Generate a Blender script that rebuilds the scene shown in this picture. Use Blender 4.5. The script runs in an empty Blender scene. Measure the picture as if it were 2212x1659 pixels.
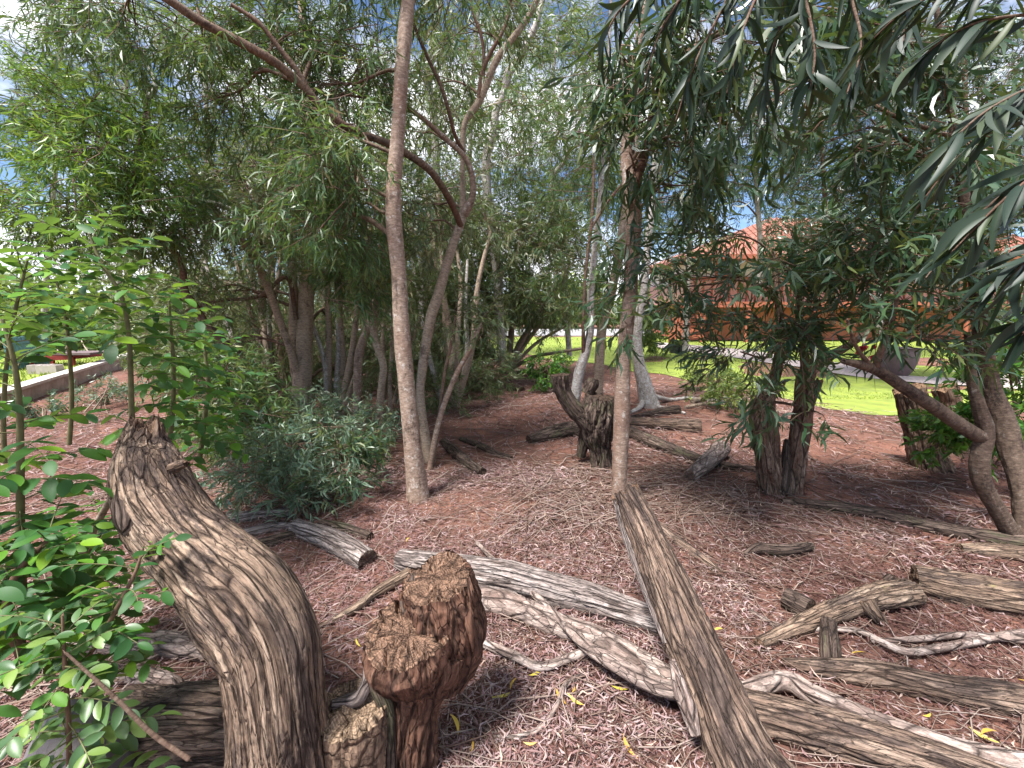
import bpy, math, random
import numpy as np
from mathutils import Matrix, Vector

random.seed(7)
RNG = np.random.default_rng(7)
S = bpy.context.scene
COL = S.collection
R = math.radians

# ------------------------------------------------------------------ camera, sky, sun, exposure
PITCH, FPX, PW, PH, CAMZ = R(10.0), 900.0, 2212.0, 1659.0, 1.5
cam = bpy.data.cameras.new('camera')
cam.sensor_width = 36.0
cam.lens = 36.0 * FPX / PW
cam.clip_start, cam.clip_end = 0.02, 2000.0
cam_o = bpy.data.objects.new('camera', cam)
COL.objects.link(cam_o)
cam_o.location = (0, 0, CAMZ)
cam_o.rotation_euler = (R(90) - PITCH, 0, 0)
S.camera = cam_o

SUN_EL, SUN_AZ = R(64), R(-135)          # azimuth from +Y towards +X
wd = bpy.data.worlds.new('World')
S.world = wd
wd.use_nodes = True
wn, wl = wd.node_tree.nodes, wd.node_tree.links
for n in list(wn):
    wn.remove(n)
w_out = wn.new('ShaderNodeOutputWorld')
w_bg = wn.new('ShaderNodeBackground')
w_bg.inputs['Strength'].default_value = 0.08
sky = wn.new('ShaderNodeTexSky')
sky.sky_type = 'NISHITA'
sky.sun_disc = False
sky.sun_elevation = SUN_EL
sky.sun_rotation = SUN_AZ
sky.altitude = 2500
sky.air_density = 1.0
sky.dust_density = 0.3
sky.ozone_density = 3.0
w_tc = wn.new('ShaderNodeTexCoord')
w_map = wn.new('ShaderNodeMapping')
w_map.inputs['Scale'].default_value = (1, 1, 1.8)
w_map.inputs['Location'].default_value = (3.1, 0.4, 0.0)
w_no = wn.new('ShaderNodeTexNoise')
w_no.inputs['Scale'].default_value = 2.6
w_no.inputs['Detail'].default_value = 7
w_no.inputs['Roughness'].default_value = 0.58
w_rp = wn.new('ShaderNodeValToRGB')
w_rp.color_ramp.elements[0].position = 0.47
w_rp.color_ramp.elements[1].position = 0.62
w_mx = wn.new('ShaderNodeMix')
w_mx.data_type = 'RGBA'
w_mx.inputs[7].default_value = (9.0, 9.1, 9.4, 1)
wl.new(w_tc.outputs['Generated'], w_map.inputs['Vector'])
wl.new(w_map.outputs[0], w_no.inputs['Vector'])
wl.new(w_no.outputs['Fac'], w_rp.inputs['Fac'])
wl.new(w_rp.outputs['Color'], w_mx.inputs[0])
wl.new(sky.outputs[0], w_mx.inputs[6])
wl.new(w_mx.outputs[2], w_bg.inputs['Color'])
wl.new(w_bg.outputs[0], w_out.inputs['Surface'])

sun_d = bpy.data.lights.new('sun', 'SUN')
sun_d.energy = 4.3
sun_d.angle = R(14)
sun_d.color = (1.0, 0.97, 0.93)
sun_o = bpy.data.objects.new('sun', sun_d)
COL.objects.link(sun_o)
sdir = Vector((math.sin(SUN_AZ) * math.cos(SUN_EL), math.cos(SUN_AZ) * math.cos(SUN_EL), math.sin(SUN_EL)))
sun_o.rotation_euler = sdir.to_track_quat('Z', 'Y').to_euler()
sun_o.location = sdir * 60

S.view_settings.view_transform = 'Standard'
S.view_settings.look = 'None'
S.view_settings.gamma = 1.0
S.view_settings.use_curve_mapping = False
S.view_settings.exposure = 1.45
S.cycles.max_bounces = 4
S.cycles.diffuse_bounces = 3
S.cycles.use_adaptive_sampling = True
S.cycles.adaptive_threshold = 0.025
S.cycles.glossy_bounces = 2
S.cycles.transmission_bounces = 3
S.cycles.use_denoising = True
S.cycles.caustics_reflective = False
S.cycles.caustics_refractive = False

# ------------------------------------------------------------------ noise
def _h(ix, iy, iz, s):
    n = (ix * 374761393 + iy * 668265263 + iz * 2147483647 + s * 1274126177) & 0xFFFFFFFF
    n = ((n ^ (n >> 13)) * 1274126177) & 0xFFFFFFFF
    n = ((n ^ (n >> 16)) * 2246822519) & 0xFFFFFFFF
    n = n ^ (n >> 15)
    return n.astype(np.float64) / 2147483647.5 - 1.0

def vn(p, s=0):
    p = np.asarray(p, float)
    f = np.floor(p)
    i = f.astype(np.int64)
    u = p - f
    u = u * u * (3 - 2 * u)
    r = 0
    for a in (0, 1):
        wx = u[..., 0] if a else 1 - u[..., 0]
        for b in (0, 1):
            wy = u[..., 1] if b else 1 - u[..., 1]
            for c in (0, 1):
                wz = u[..., 2] if c else 1 - u[..., 2]
                r = r + wx * wy * wz * _h(i[..., 0] + a, i[..., 1] + b, i[..., 2] + c, s)
    return r

def fbm(p, o=4, s=0, g=0.5):
    p = np.asarray(p, float)
    a, t, r = 1.0, 0.0, 0
    for k in range(o):
        r = r + a * vn(p * 2.03 ** k + 11.3 * k, s + k)
        t += a
        a *= g
    return r / t

def unit(v):
    v = np.asarray(v, float)
    return v / np.maximum(np.linalg.norm(v, axis=-1, keepdims=True), 1e-9)

# ------------------------------------------------------------------ pixel rays to places
CP, SP = math.cos(PITCH), math.sin(PITCH)

def ray(px, py):
    x = (px - PW / 2) / FPX
    u = (PH / 2 - py) / FPX
    return np.array([x, CP + u * SP, -SP + u * CP])

def W(px, py, Y):
    d = ray(px, py)
    return np.array([0, 0, CAMZ]) + d * (Y / d[1])

def depth(px, py, Y):
    return Y / ray(px, py)[1]

def hgt(x, y):
    x = np.asarray(x, float)
    y = np.asarray(y, float)
    h = 0.022 * np.sin(0.9 * x + 0.6 * y + 1.0) + 0.018 * np.sin(1.7 * y - 0.8 * x + 2.0) + 0.010 * np.sin(3.9 * x + 1.3 * y) * np.sin(3.1 * y - 1.1 * x)
    h = h + 0.004 * np.sin(11 * x + 3 * y) * np.sin(9 * y - 4 * x)
    h = h + 0.16 * np.exp(-(((x - 2.0) / 1.6) ** 2 + ((y - 6.6) / 1.3) ** 2))
    fade = 1.0 / (1.0 + np.exp(np.minimum((y - 14.0) * 0.8, 60.0)))
    return h * fade

def G(px, py, lift=0.0):
    d = ray(px, py)
    z = lift
    for _ in range(12):
        t = (CAMZ - z) / -d[2]
        q = np.array([0, 0, CAMZ]) + d * t
        z = float(hgt(q[0], q[1])) + lift
    return q

def lay(pts, sink=0.25):
    """points (px, py, width px) of something lying on the ground -> (x, y, z, radius)"""
    out = []
    for px, py, w in pts:
        r = 0.02
        for _ in range(4):
            q = G(px, py, r * (1 - sink * 2) if sink else r)
            r = w / 2 / FPX * depth(px, py, q[1])
        out.append((*q, r))
    return out

def air(pts):
    """points (px, py, Y, width px) -> (x, y, z, radius)"""
    return [(*W(a, b, Y), w / 2 / FPX * depth(a, b, Y)) for a, b, Y, w in pts]

# ------------------------------------------------------------------ mesh building
class MB:
    def __init__(self):
        self.v, self.f4, self.f3, self.at, self.n = [], [], [], {}, 0

    def add(self, v, f4=None, f3=None, **attrs):
        v = np.asarray(v, float).reshape(-1, 3)
        if f4 is not None and len(f4):
            self.f4.append(np.asarray(f4, np.int64) + self.n)
        if f3 is not None and len(f3):
            self.f3.append(np.asarray(f3, np.int64) + self.n)
        self.v.append(v)
        for k, a in attrs.items():
            self.at.setdefault(k, []).append(np.asarray(a, float))
        self.n += len(v)

    def mesh(self, name, mat, smooth=True, offset=None):
        v = np.concatenate(self.v)
        if offset is not None:
            v = v - np.asarray(offset)
        f4 = np.concatenate(self.f4) if self.f4 else np.zeros((0, 4), np.int64)
        f3 = np.concatenate(self.f3) if self.f3 else np.zeros((0, 3), np.int64)
        me = bpy.data.meshes.new(name)
        me.vertices.add(len(v))
        me.vertices.foreach_set('co', v.astype(np.float32).ravel())
        nl = len(f4) * 4 + len(f3) * 3
        me.loops.add(nl)
        me.loops.foreach_set('vertex_index', np.concatenate([f4.ravel(), f3.ravel()]).astype(np.int32))
        me.polygons.add(len(f4) + len(f3))
        st = np.concatenate([np.arange(len(f4)) * 4, len(f4) * 4 + np.arange(len(f3)) * 3]).astype(np.int32)
        me.polygons.foreach_set('loop_start', st)
        me.polygons.foreach_set('use_smooth', np.full(len(f4) + len(f3), bool(smooth)))
        for k, a in self.at.items():
            a = np.concatenate(a)
            if a.ndim == 2:
                at = me.attributes.new(k, 'FLOAT_VECTOR', 'POINT')
                at.data.foreach_set('vector', a.astype(np.float32).ravel())
            else:
                at = me.attributes.new(k, 'FLOAT', 'POINT')
                at.data.foreach_set('value', a.astype(np.float32))
        me.update(calc_edges=True)
        if mat is not None:
            me.materials.append(mat)
        return me

    def build(self, name, mat, parent=None, smooth=True):
        o = bpy.data.objects.new(name, self.mesh(name, mat, smooth))
        COL.objects.link(o)
        if parent is not None:
            attach(o, parent)
        return o

def attach(o, parent):
    o.parent = parent
    if parent.parent is None and parent.type == 'EMPTY':
        o.matrix_parent_inverse = Matrix.LocRotScale(parent.location, parent.rotation_euler, None).inverted()

def thing(name, label, cat, loc=(0, 0, 0), group=None):
    o = bpy.data.objects.new(name, None)
    o.empty_display_size = 0.1
    COL.objects.link(o)
    o.location = loc
    return tag(o, label, cat, group)

def tag(o, label=None, cat=None, group=None, kind=None):
    if label: o['label'] = label
    if cat: o['category'] = cat
    if group: o['group'] = group
    if kind: o['kind'] = kind
    return o

def spline(pts, step=0.05, nmax=400):
    p = np.asarray(pts, float)
    if len(p) == 2:
        p = np.vstack([p[0], (p[0] + p[1]) / 2, p[1]])
    e = np.vstack([2 * p[0] - p[1], p, 2 * p[-1] - p[-2]])
    out = []
    for i in range(1, len(e) - 2):
        L = np.linalg.norm(e[i + 1, :3] - e[i, :3])
        n = int(min(max(2, math.ceil(L / step)), nmax))
        t = (np.arange(n) / n)[:, None]
        a, b, c, d = e[i - 1], e[i], e[i + 1], e[i + 2]
        out.append(0.5 * (2 * b + (c - a) * t + (2 * a - 5 * b + 4 * c - d) * t ** 2 + (3 * b - a - 3 * c + d) * t ** 3))
    out.append(e[-2][None])
    q = np.vstack(out)
    q[:, 3] = np.maximum(q[:, 3], 0.0008)
    return q

def frames(P):
    T = unit(np.gradient(P, axis=0))
    N = np.zeros_like(T)
    a = np.array([1.0, 0, 0]) if abs(T[0, 0]) < 0.8 else np.array([0, 1.0, 0])
    N[0] = unit(a - T[0] * (a @ T[0]))
    for i in range(1, len(P)):
        n = N[i - 1] - T[i] * (N[i - 1] @ T[i])
        N[i] = n / max(np.linalg.norm(n), 1e-9)
    return T, N, np.cross(T, N)

def tube(mb, pts, ns=10, step=0.05, lump=0.06, lf=4.0, groove=0.0, gf=6.0, gl=3.0, rough=0.0, seed=0,
         cap0=True, cap1=True, splinter=0.0, capdisp=0.02, twist=0.0, capcrack=0.0, raw=False, gsh=5.0):
    q = np.asarray(pts, float) if raw else spline(pts, step)
    P, rad = q[:, :3], q[:, 3]
    n = len(P)
    T, N, B = frames(P)
    s = np.concatenate([[0], np.cumsum(np.linalg.norm(np.diff(P, axis=0), axis=1))])
    th = np.arange(ns) / ns * 2 * np.pi
    TH = th[None, :] + twist * s[:, None]
    cx, cy = np.cos(TH), np.sin(TH)
    ss = np.broadcast_to(s[:, None], (n, ns))
    rr = np.broadcast_to(rad[:, None], (n, ns)).copy()
    m = np.ones((n, ns))
    if lump:
        m += lump * fbm(np.stack([cx * 1.1, cy * 1.1, ss * lf], -1) + seed * 3.7, 3, seed)
    if groove:
        wv = 0.35 * fbm(np.stack([cx * 0.9, cy * 0.9, ss * gl * 1.3], -1) + seed * 0.7, 2, seed + 2)
        gx, gy = np.cos(TH + wv), np.sin(TH + wv)
        g = np.abs(fbm(np.stack([gx * gf, gy * gf, ss * gl], -1) + seed * 1.9, 3, seed + 3))
        sel = np.clip(0.55 + 1.1 * fbm(np.stack([cx, cy, ss * 4], -1) + seed, 2, seed + 6), 0.1, 1.2)
        m -= groove * sel * np.clip(1 - g * gsh, 0, 1)
        if ns >= 44:
            g2 = np.abs(fbm(np.stack([gx * gf * 2.6, gy * gf * 2.6, ss * gl * 2.2], -1) + seed, 2, seed + 4))
            m -= groove * 0.45 * np.clip(1 - g2 * gsh * 0.9, 0, 1)
        m += groove * 0.45 * fbm(np.stack([gx * gf * 2, gy * gf * 2, ss * gl * 2.5], -1), 3, seed + 8)
    if rough:
        m += rough * fbm(np.stack([cx * rr * 60, cy * rr * 60, ss * 45], -1), 3, seed + 5)
    r2 = rr * m
    base = np.broadcast_to(P[:, None, :], (n, ns, 3)).copy()
    if splinter:
        k = np.clip((s - (s[-1] - 2.2 * splinter)) / (2.2 * splinter), 0, 1) ** 1.5
        jag = fbm(np.stack([cx * 3.0, cy * 3.0, ss * 0], -1) + seed, 3, seed + 20)
        base += T[:, None, :] * (k[:, None] * jag * splinter)[..., None]
    cdir, sdir_ = np.cos(th)[None, :, None], np.sin(th)[None, :, None]
    V = base + (cdir * N[:, None, :] + sdir_ * B[:, None, :]) * r2[..., None]
    gr = np.stack([cx * rr, cy * rr, ss + seed * 3.17], -1)
    i0 = np.arange(n - 1)[:, None] * ns
    j = np.arange(ns)[None, :]
    j1 = (j + 1) % ns
    f = np.stack([i0 + j, i0 + j1, i0 + ns + j1, i0 + ns + j], -1).reshape(-1, 4)
    mb.add(V.reshape(-1, 3), f4=f, grain=gr.reshape(-1, 3), cap=np.zeros(n * ns))
    for end, do in ((0, cap0), (-1, cap1)):
        if not do:
            continue
        sg = 1 if end == -1 else -1
        ring = V[end]
        c = ring.mean(0)
        fr = np.array([1.0, 0.8, 0.6, 0.4, 0.2]) if ns > 12 else np.array([1.0, 0.5])
        if ns > 60:
            fr = np.linspace(1, 0.04, 26)
        RV = c + (ring - c)[None] * fr[:, None, None]
        dd = capdisp * fbm(np.stack([cx[end] * fr[:, None] * 3, cy[end] * fr[:, None] * 3, 0 * fr[:, None] + 0 * cx[end]], -1) + seed, 3, seed + 31)
        if capcrack:
            a = np.broadcast_to(TH[end], (len(fr), ns))
            wob = 0.35 * fbm(np.stack([fr[:, None] * 5 + 0 * a, np.cos(a) * 2, np.sin(a) * 2], -1), 2, seed + 3)
            for ka, wid in ((0.4, 0.07), (1.5, 0.05), (2.3, 0.09), (3.4, 0.06), (4.2, 0.08), (5.3, 0.06), (2.9, 0.04), (0.9, 0.04), (4.8, 0.04)):
                da = np.abs((a + wob - ka - seed + np.pi) % (2 * np.pi) - np.pi)
                dd = dd - capcrack * 1.6 * np.clip(1 - da / wid, 0, 1) * np.clip(fr[:, None] * 1.3, 0.2, 1)
            fr2 = fr[:, None] + 0 * a
            rip = fbm(np.stack([np.cos(a) * 14, np.sin(a) * 14, fr2 * 2.0], -1), 3, seed + 9, 0.6)
            ring_ = fbm(np.stack([fr2 * 16 + 2 * wob, np.cos(a) * 1.2, np.sin(a) * 1.2], -1), 2, seed + 10)
            dd = dd + capcrack * (0.16 * rip * fr2 + 0.10 * ring_) - capcrack * 0.9 * np.clip(0.45 - fr2, 0, 1)
            dd = dd + capcrack * 0.7 * fbm(np.stack([np.cos(a) * 1.5 * fr2, np.sin(a) * 1.5 * fr2, 0 * a], -1) + seed, 2, seed + 12)
        dd[0] *= 0.3
        RV = RV + (T[end] * sg)[None, None] * dd[..., None]
        cg = np.stack([cx[end] * rad[end] * fr[:, None], cy[end] * rad[end] * fr[:, None], 0 * fr[:, None] + 0 * cx[end] + seed], -1)
        nr = len(fr)
        i0 = np.arange(nr - 1)[:, None] * ns
        ff = np.stack([i0 + j, i0 + j1, i0 + ns + j1, i0 + ns + j], -1).reshape(-1, 4)
        if sg < 0:
            ff = ff[:, ::-1]
        cen = RV[-1].mean(0)
        last = (nr - 1) * ns
        f3 = np.stack([last + j[0], last + j1[0], np.full(ns, nr * ns)], -1)
        if sg < 0:
            f3 = f3[:, ::-1]
        mb.add(np.vstack([RV.reshape(-1, 3), cen[None]]), f4=ff, f3=f3,
               grain=np.vstack([cg.reshape(-1, 3), [[0, 0, seed]]]), cap=np.ones(nr * ns + 1))
    return q

def box(mb, c, sz, rz=0.0, rnd=0.0):
    x, y, z = np.asarray(sz) / 2
    v = np.array([[a * x, b * y, d * z] for d in (-1, 1) for b in (-1, 1) for a in (-1, 1)])
    cr_, sr = math.cos(rz), math.sin(rz)
    v = np.stack([v[:, 0] * cr_ - v[:, 1] * sr, v[:, 0] * sr + v[:, 1] * cr_, v[:, 2]], -1) + np.asarray(c)
    f = [[0, 2, 3, 1], [4, 5, 7, 6], [0, 1, 5, 4], [2, 6, 7, 3], [0, 4, 6, 2], [1, 3, 7, 5]]
    mb.add(v, f4=f, rnd=np.full(8, rnd))

def bar(mb, a, b, w, h):
    a, b = np.asarray(a, float), np.asarray(b, float)
    t = unit(b - a)
    up = np.array([0, 0, 1.0]) if abs(t[2]) < 0.95 else np.array([0, 1.0, 0])
    s = unit(np.cross(t, up))
    u = np.cross(s, t)
    v = [p + s * (i * w / 2) + u * (k * h / 2) for p in (a, b) for i, k in ((-1, -1), (1, -1), (1, 1), (-1, 1))]
    mb.add(np.array(v), f4=[[0, 1, 2, 3], [7, 6, 5, 4], [0, 4, 5, 1], [1, 5, 6, 2], [2, 6, 7, 3], [3, 7, 4, 0]], rnd=np.zeros(8))

# ------------------------------------------------------------------ materials
def newmat(name):
    m = bpy.data.materials.new(name)
    m.use_nodes = True
    nt = m.node_tree
    for n in list(nt.nodes):
        nt.nodes.remove(n)
    out = nt.nodes.new('ShaderNodeOutputMaterial')
    b = nt.nodes.new('ShaderNodeBsdfPrincipled')
    nt.links.new(b.outputs[0], out.inputs['Surface'])
    return m, nt, b, out

def nd(nt, typ, **kw):
    n = nt.nodes.new(typ)
    for k, v in kw.items():
        if k.startswith('i_'):
            n.inputs[k[2:].replace('_', ' ')].default_value = v
        else:
            setattr(n, k, v)
    return n

def ramp(nt, fac, stops):
    r = nt.nodes.new('ShaderNodeValToRGB')
    e = r.color_ramp.elements
    while len(e) < len(stops):
        e.new(0.5)
    for el, (p, c) in zip(e, stops):
        el.position = p
        el.color = (*c, 1) if len(c) == 3 else c
    if fac is not None:
        nt.links.new(fac, r.inputs[0])
    return r.outputs[0]

def mixc(nt, fac, a, b, mode='MIX'):
    m = nt.nodes.new('ShaderNodeMix')
    m.data_type = 'RGBA'
    m.blend_type = mode
    for idx, x in ((0, fac), (6, a), (7, b)):
        if hasattr(x, 'is_output'):
            nt.links.new(x, m.inputs[idx])
        elif idx == 0:
            m.inputs[0].default_value = x
        else:
            m.inputs[idx].default_value = (*x, 1)
    return m.outputs[2]

def noise(nt, vec, scale, detail=5, rough=0.55, mscale=None, dist=0.0):
    if mscale is not None:
        mp = nd(nt, 'ShaderNodeMapping')
        mp.inputs['Scale'].default_value = mscale
        nt.links.new(vec, mp.inputs['Vector'])
        vec = mp.outputs[0]
    n = nd(nt, 'ShaderNodeTexNoise', i_Scale=scale, i_Detail=detail, i_Roughness=rough, i_Distortion=dist)
    nt.links.new(vec, n.inputs['Vector'])
    return n.outputs['Fac']

def bump(nt, b, h, strength=0.5, dist=0.01, prev=None):
    n = nd(nt, 'ShaderNodeBump', i_Strength=strength, i_Distance=dist)
    nt.links.new(h, n.inputs['Height'])
    if prev is not None:
        nt.links.new(prev, n.inputs['Normal'])
    nt.links.new(n.outputs[0], b.inputs['Normal'])
    return n.outputs[0]

def wood(name, cols, patch=None, patchpos=(0.53, 0.60), zs=0.05, sc=85, cap=None, rough=0.85, bstr=0.8, patch2=None, patch2pos=(0.6, 0.7)):
    m, nt, b, out = newmat(name)
    at = nd(nt, 'ShaderNodeAttribute', attribute_name='grain')
    g0 = at.outputs['Vector']
    # slow wander so that the grain does not run ruler straight
    wn_ = nd(nt, 'ShaderNodeTexNoise', i_Scale=5.0, i_Detail=2.0)
    nt.links.new(g0, wn_.inputs['Vector'])
    sb = nd(nt, 'ShaderNodeVectorMath', operation='SUBTRACT')
    nt.links.new(wn_.outputs['Color'], sb.inputs[0])
    sb.inputs[1].default_value = (0.5, 0.5, 0.5)
    sm_ = nd(nt, 'ShaderNodeVectorMath', operation='SCALE')
    sm_.inputs['Scale'].default_value = 0.014
    nt.links.new(sb.outputs[0], sm_.inputs[0])
    ad = nd(nt, 'ShaderNodeVectorMath', operation='ADD')
    nt.links.new(g0, ad.inputs[0])
    nt.links.new(sm_.outputs[0], ad.inputs[1])
    g = ad.outputs[0]
    # long fibre plates with open checks between them
    def plates(scale, zz, jit=0.9):
        mp = nd(nt, 'ShaderNodeMapping')
        mp.inputs['Scale'].default_value = (1, 1, zz)
        nt.links.new(g, mp.inputs['Vector'])
        ve = nd(nt, 'ShaderNodeTexVoronoi', feature='DISTANCE_TO_EDGE', i_Scale=scale, i_Randomness=jit)
        vc = nd(nt, 'ShaderNodeTexVoronoi', feature='F1', i_Scale=scale, i_Randomness=jit)
        nt.links.new(mp.outputs[0], ve.inputs['Vector'])
        nt.links.new(mp.outputs[0], vc.inputs['Vector'])
        sp = nd(nt, 'ShaderNodeSeparateColor')
        nt.links.new(vc.outputs['Color'], sp.inputs[0])
        return ve.outputs['Distance'], sp.outputs[0]
    e1, v1 = plates(sc * 0.42, zs)
    e2, v2 = plates(sc * 1.15, zs * 1.3)
    a = noise(nt, g, sc * 0.8, 8, 0.7, (1, 1, zs * 1.4), 0.2)
    t1 = mixc(nt, 0.42, a, v1)
    t1 = mixc(nt, 0.28, t1, v2)
    c = ramp(nt, t1, [(0.22 + 0.56 * i / (len(cols) - 1), col) for i, col in enumerate(cols)])
    big = noise(nt, g, 4.5, 4, 0.6, (1, 1, 0.5))
    c = mixc(nt, ramp(nt, big, [(0.36, (0.6, 0.6, 0.6)), (0.62, (0, 0, 0))]), c, cols[1])
    if patch is not None:
        p = noise(nt, g, 15, 7, 0.72, (1, 1, 0.28))
        f = ramp(nt, p, [(patchpos[0], (0, 0, 0)), (patchpos[1], (1, 1, 1))])
        c = mixc(nt, f, c, mixc(nt, 0.25, patch, c, 'MIX'))
    if patch2 is not None:
        p = noise(nt, g, 11, 7, 0.75, (1, 1, 0.7))
        f = ramp(nt, p, [(patch2pos[0], (0, 0, 0)), (patch2pos[1], (0.8, 0.8, 0.8))])
        c = mixc(nt, f, c, patch2)
    op = noise(nt, g, 14, 4, 0.6, (1, 1, 0.4))          # checks open here and closed there
    k1 = ramp(nt, e1, [(0.0, (0, 0, 0)), (0.035, (0.55, 0.55, 0.55)), (0.09, (1, 1, 1))])
    k2 = ramp(nt, e2, [(0.0, (0.25, 0.25, 0.25)), (0.05, (1, 1, 1))])
    k2 = mixc(nt, ramp(nt, op, [(0.42, (1, 1, 1)), (0.56, (0.1, 0.1, 0.1))]), k2, (1.0, 1.0, 1.0))
    k1 = mixc(nt, ramp(nt, op, [(0.50, (0.0, 0.0, 0.0)), (0.66, (0.8, 0.8, 0.8))]), k1, (1.0, 1.0, 1.0))
    check = mixc(nt, 1.0, k1, k2, 'MULTIPLY')
    ck = nd(nt, 'ShaderNodeMath', operation='SUBTRACT')
    ck.inputs[0].default_value = 1.0
    nt.links.new(check, ck.inputs[1])
    ckm = nd(nt, 'ShaderNodeMath', operation='MULTIPLY')
    nt.links.new(ck.outputs[0], ckm.inputs[0])
    ckm.inputs[1].default_value = 0.85
    c = mixc(nt, ckm.outputs[0], c, cols[0])
    chips = noise(nt, g, 130, 5, 0.75, (1, 1, 0.22))
    c = mixc(nt, 0.8, c, ramp(nt, chips, [(0.32, (0.15, 0.15, 0.15)), (0.5, (0.5, 0.5, 0.5)), (0.68, (0.88, 0.87, 0.86))]), 'OVERLAY')
    if cap is not None:
        ca = nd(nt, 'ShaderNodeAttribute', attribute_name='cap')
        wv = nd(nt, 'ShaderNodeTexWave', wave_type='RINGS', rings_direction='Z', i_Scale=38, i_Distortion=5.0, i_Detail=5)
        nt.links.new(g, wv.inputs['Vector'])
        cc = ramp(nt, wv.outputs['Fac'], [(0.1, cap[0]), (0.9, cap[1])])
        n2 = noise(nt, g, 22, 8, 0.75)
        cc = mixc(nt, 0.6, cc, ramp(nt, n2, [(0.34, cap[0]), (0.66, cap[1])]))
        fl = nd(nt, 'ShaderNodeVectorMath', operation='MULTIPLY')
        nt.links.new(g0, fl.inputs[0])
        fl.inputs[1].default_value = (1, 1, 0)
        nz = nd(nt, 'ShaderNodeVectorMath', operation='NORMALIZE')
        nt.links.new(fl.outputs[0], nz.inputs[0])
        rd = nd(nt, 'ShaderNodeVectorMath', operation='ADD')
        nt.links.new(nz.outputs[0], rd.inputs[0])
        nt.links.new(fl.outputs[0], rd.inputs[1])
        r1 = nd(nt, 'ShaderNodeTexVoronoi', feature='DISTANCE_TO_EDGE', i_Scale=5.5, i_Randomness=1.0)
        nt.links.new(rd.outputs[0], r1.inputs['Vector'])
        r2 = nd(nt, 'ShaderNodeTexVoronoi', feature='F1', i_Scale=16.0, i_Randomness=1.0)
        nt.links.new(rd.outputs[0], r2.inputs['Vector'])
        s2 = nd(nt, 'ShaderNodeSeparateColor')
        nt.links.new(r2.outputs['Color'], s2.inputs[0])
        cc = mixc(nt, 0.55, cc, ramp(nt, s2.outputs[0], [(0.1, (0.25, 0.25, 0.25)), (0.9, (0.75, 0.75, 0.75))]), 'OVERLAY')
        cc = mixc(nt, ramp(nt, r1.outputs['Distance'], [(0.0, (1, 1, 1)), (0.05, (0, 0, 0))]), cc, tuple(x * 0.4 for x in cap[0]))
        c = mixc(nt, ca.outputs['Fac'], c, cc)
    nt.links.new(c, b.inputs['Base Color'])
    b.inputs['Roughness'].default_value = rough
    b.inputs['Specular IOR Level'].default_value = 0.2
    p0 = bump(nt, b, check, 1.0, 0.012)
    h = mixc(nt, 0.5, v1, a)
    p1 = bump(nt, b, h, bstr, 0.008, p0)
    bump(nt, b, chips, 0.6, 0.005, p1)
    return m

M = {}
M['log_grey'] = wood('log_grey', [(0.045, 0.033, 0.03), (0.2, 0.16, 0.145), (0.32, 0.27, 0.25), (0.44, 0.385, 0.36)], patch=(0.09, 0.065, 0.055), cap=((0.08, 0.05, 0.04), (0.24, 0.17, 0.13)))
M['log_tan'] = wood('log_tan', [(0.04, 0.026, 0.02), (0.17, 0.115, 0.082), (0.26, 0.185, 0.135), (0.37, 0.28, 0.21)], patch=(0.055, 0.04, 0.036), patchpos=(0.515, 0.56),
                     patch2=(0.27, 0.22, 0.10), patch2pos=(0.63, 0.72), cap=((0.07, 0.04, 0.03), (0.22, 0.14, 0.09)), sc=105, zs=0.055)
M['log_brown'] = wood('log_brown', [(0.03, 0.02, 0.016), (0.125, 0.083, 0.062), (0.2, 0.14, 0.105), (0.3, 0.225, 0.175)], patch=(0.05, 0.036, 0.032), patchpos=(0.51, 0.57), cap=((0.06, 0.033, 0.02), (0.2, 0.12, 0.08)), zs=0.08)
M['log_dark'] = wood('log_dark', [(0.018, 0.012, 0.01), (0.065, 0.045, 0.036), (0.125, 0.088, 0.07), (0.22, 0.165, 0.135)], patch=(0.09, 0.085, 0.05), cap=((0.04, 0.025, 0.018), (0.13, 0.085, 0.06)), zs=0.1)
M['log_pale'] = wood('log_pale', [(0.06, 0.042, 0.036), (0.24, 0.18, 0.155), (0.36, 0.29, 0.255), (0.48, 0.41, 0.375)], patch=(0.13, 0.085, 0.07), patchpos=(0.52, 0.6), zs=0.35, sc=36, cap=((0.1, 0.06, 0.045), (0.27, 0.19, 0.15)))
M['decay'] = wood('decay', [(0.022, 0.012, 0.009), (0.1, 0.05, 0.033), (0.165, 0.085, 0.056), (0.26, 0.155, 0.105)], patch=(0.05, 0.026, 0.02), zs=0.18, sc=38,
                  cap=((0.045, 0.024, 0.017), (0.27, 0.16, 0.105)), bstr=1.0)
M['sawn'] = wood('sawn', [(0.07, 0.042, 0.03), (0.22, 0.145, 0.10), (0.36, 0.255, 0.175)], zs=1.0, sc=30, patch=(0.06, 0.04, 0.03), cap=((0.09, 0.055, 0.038), (0.38, 0.27, 0.18)))

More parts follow.
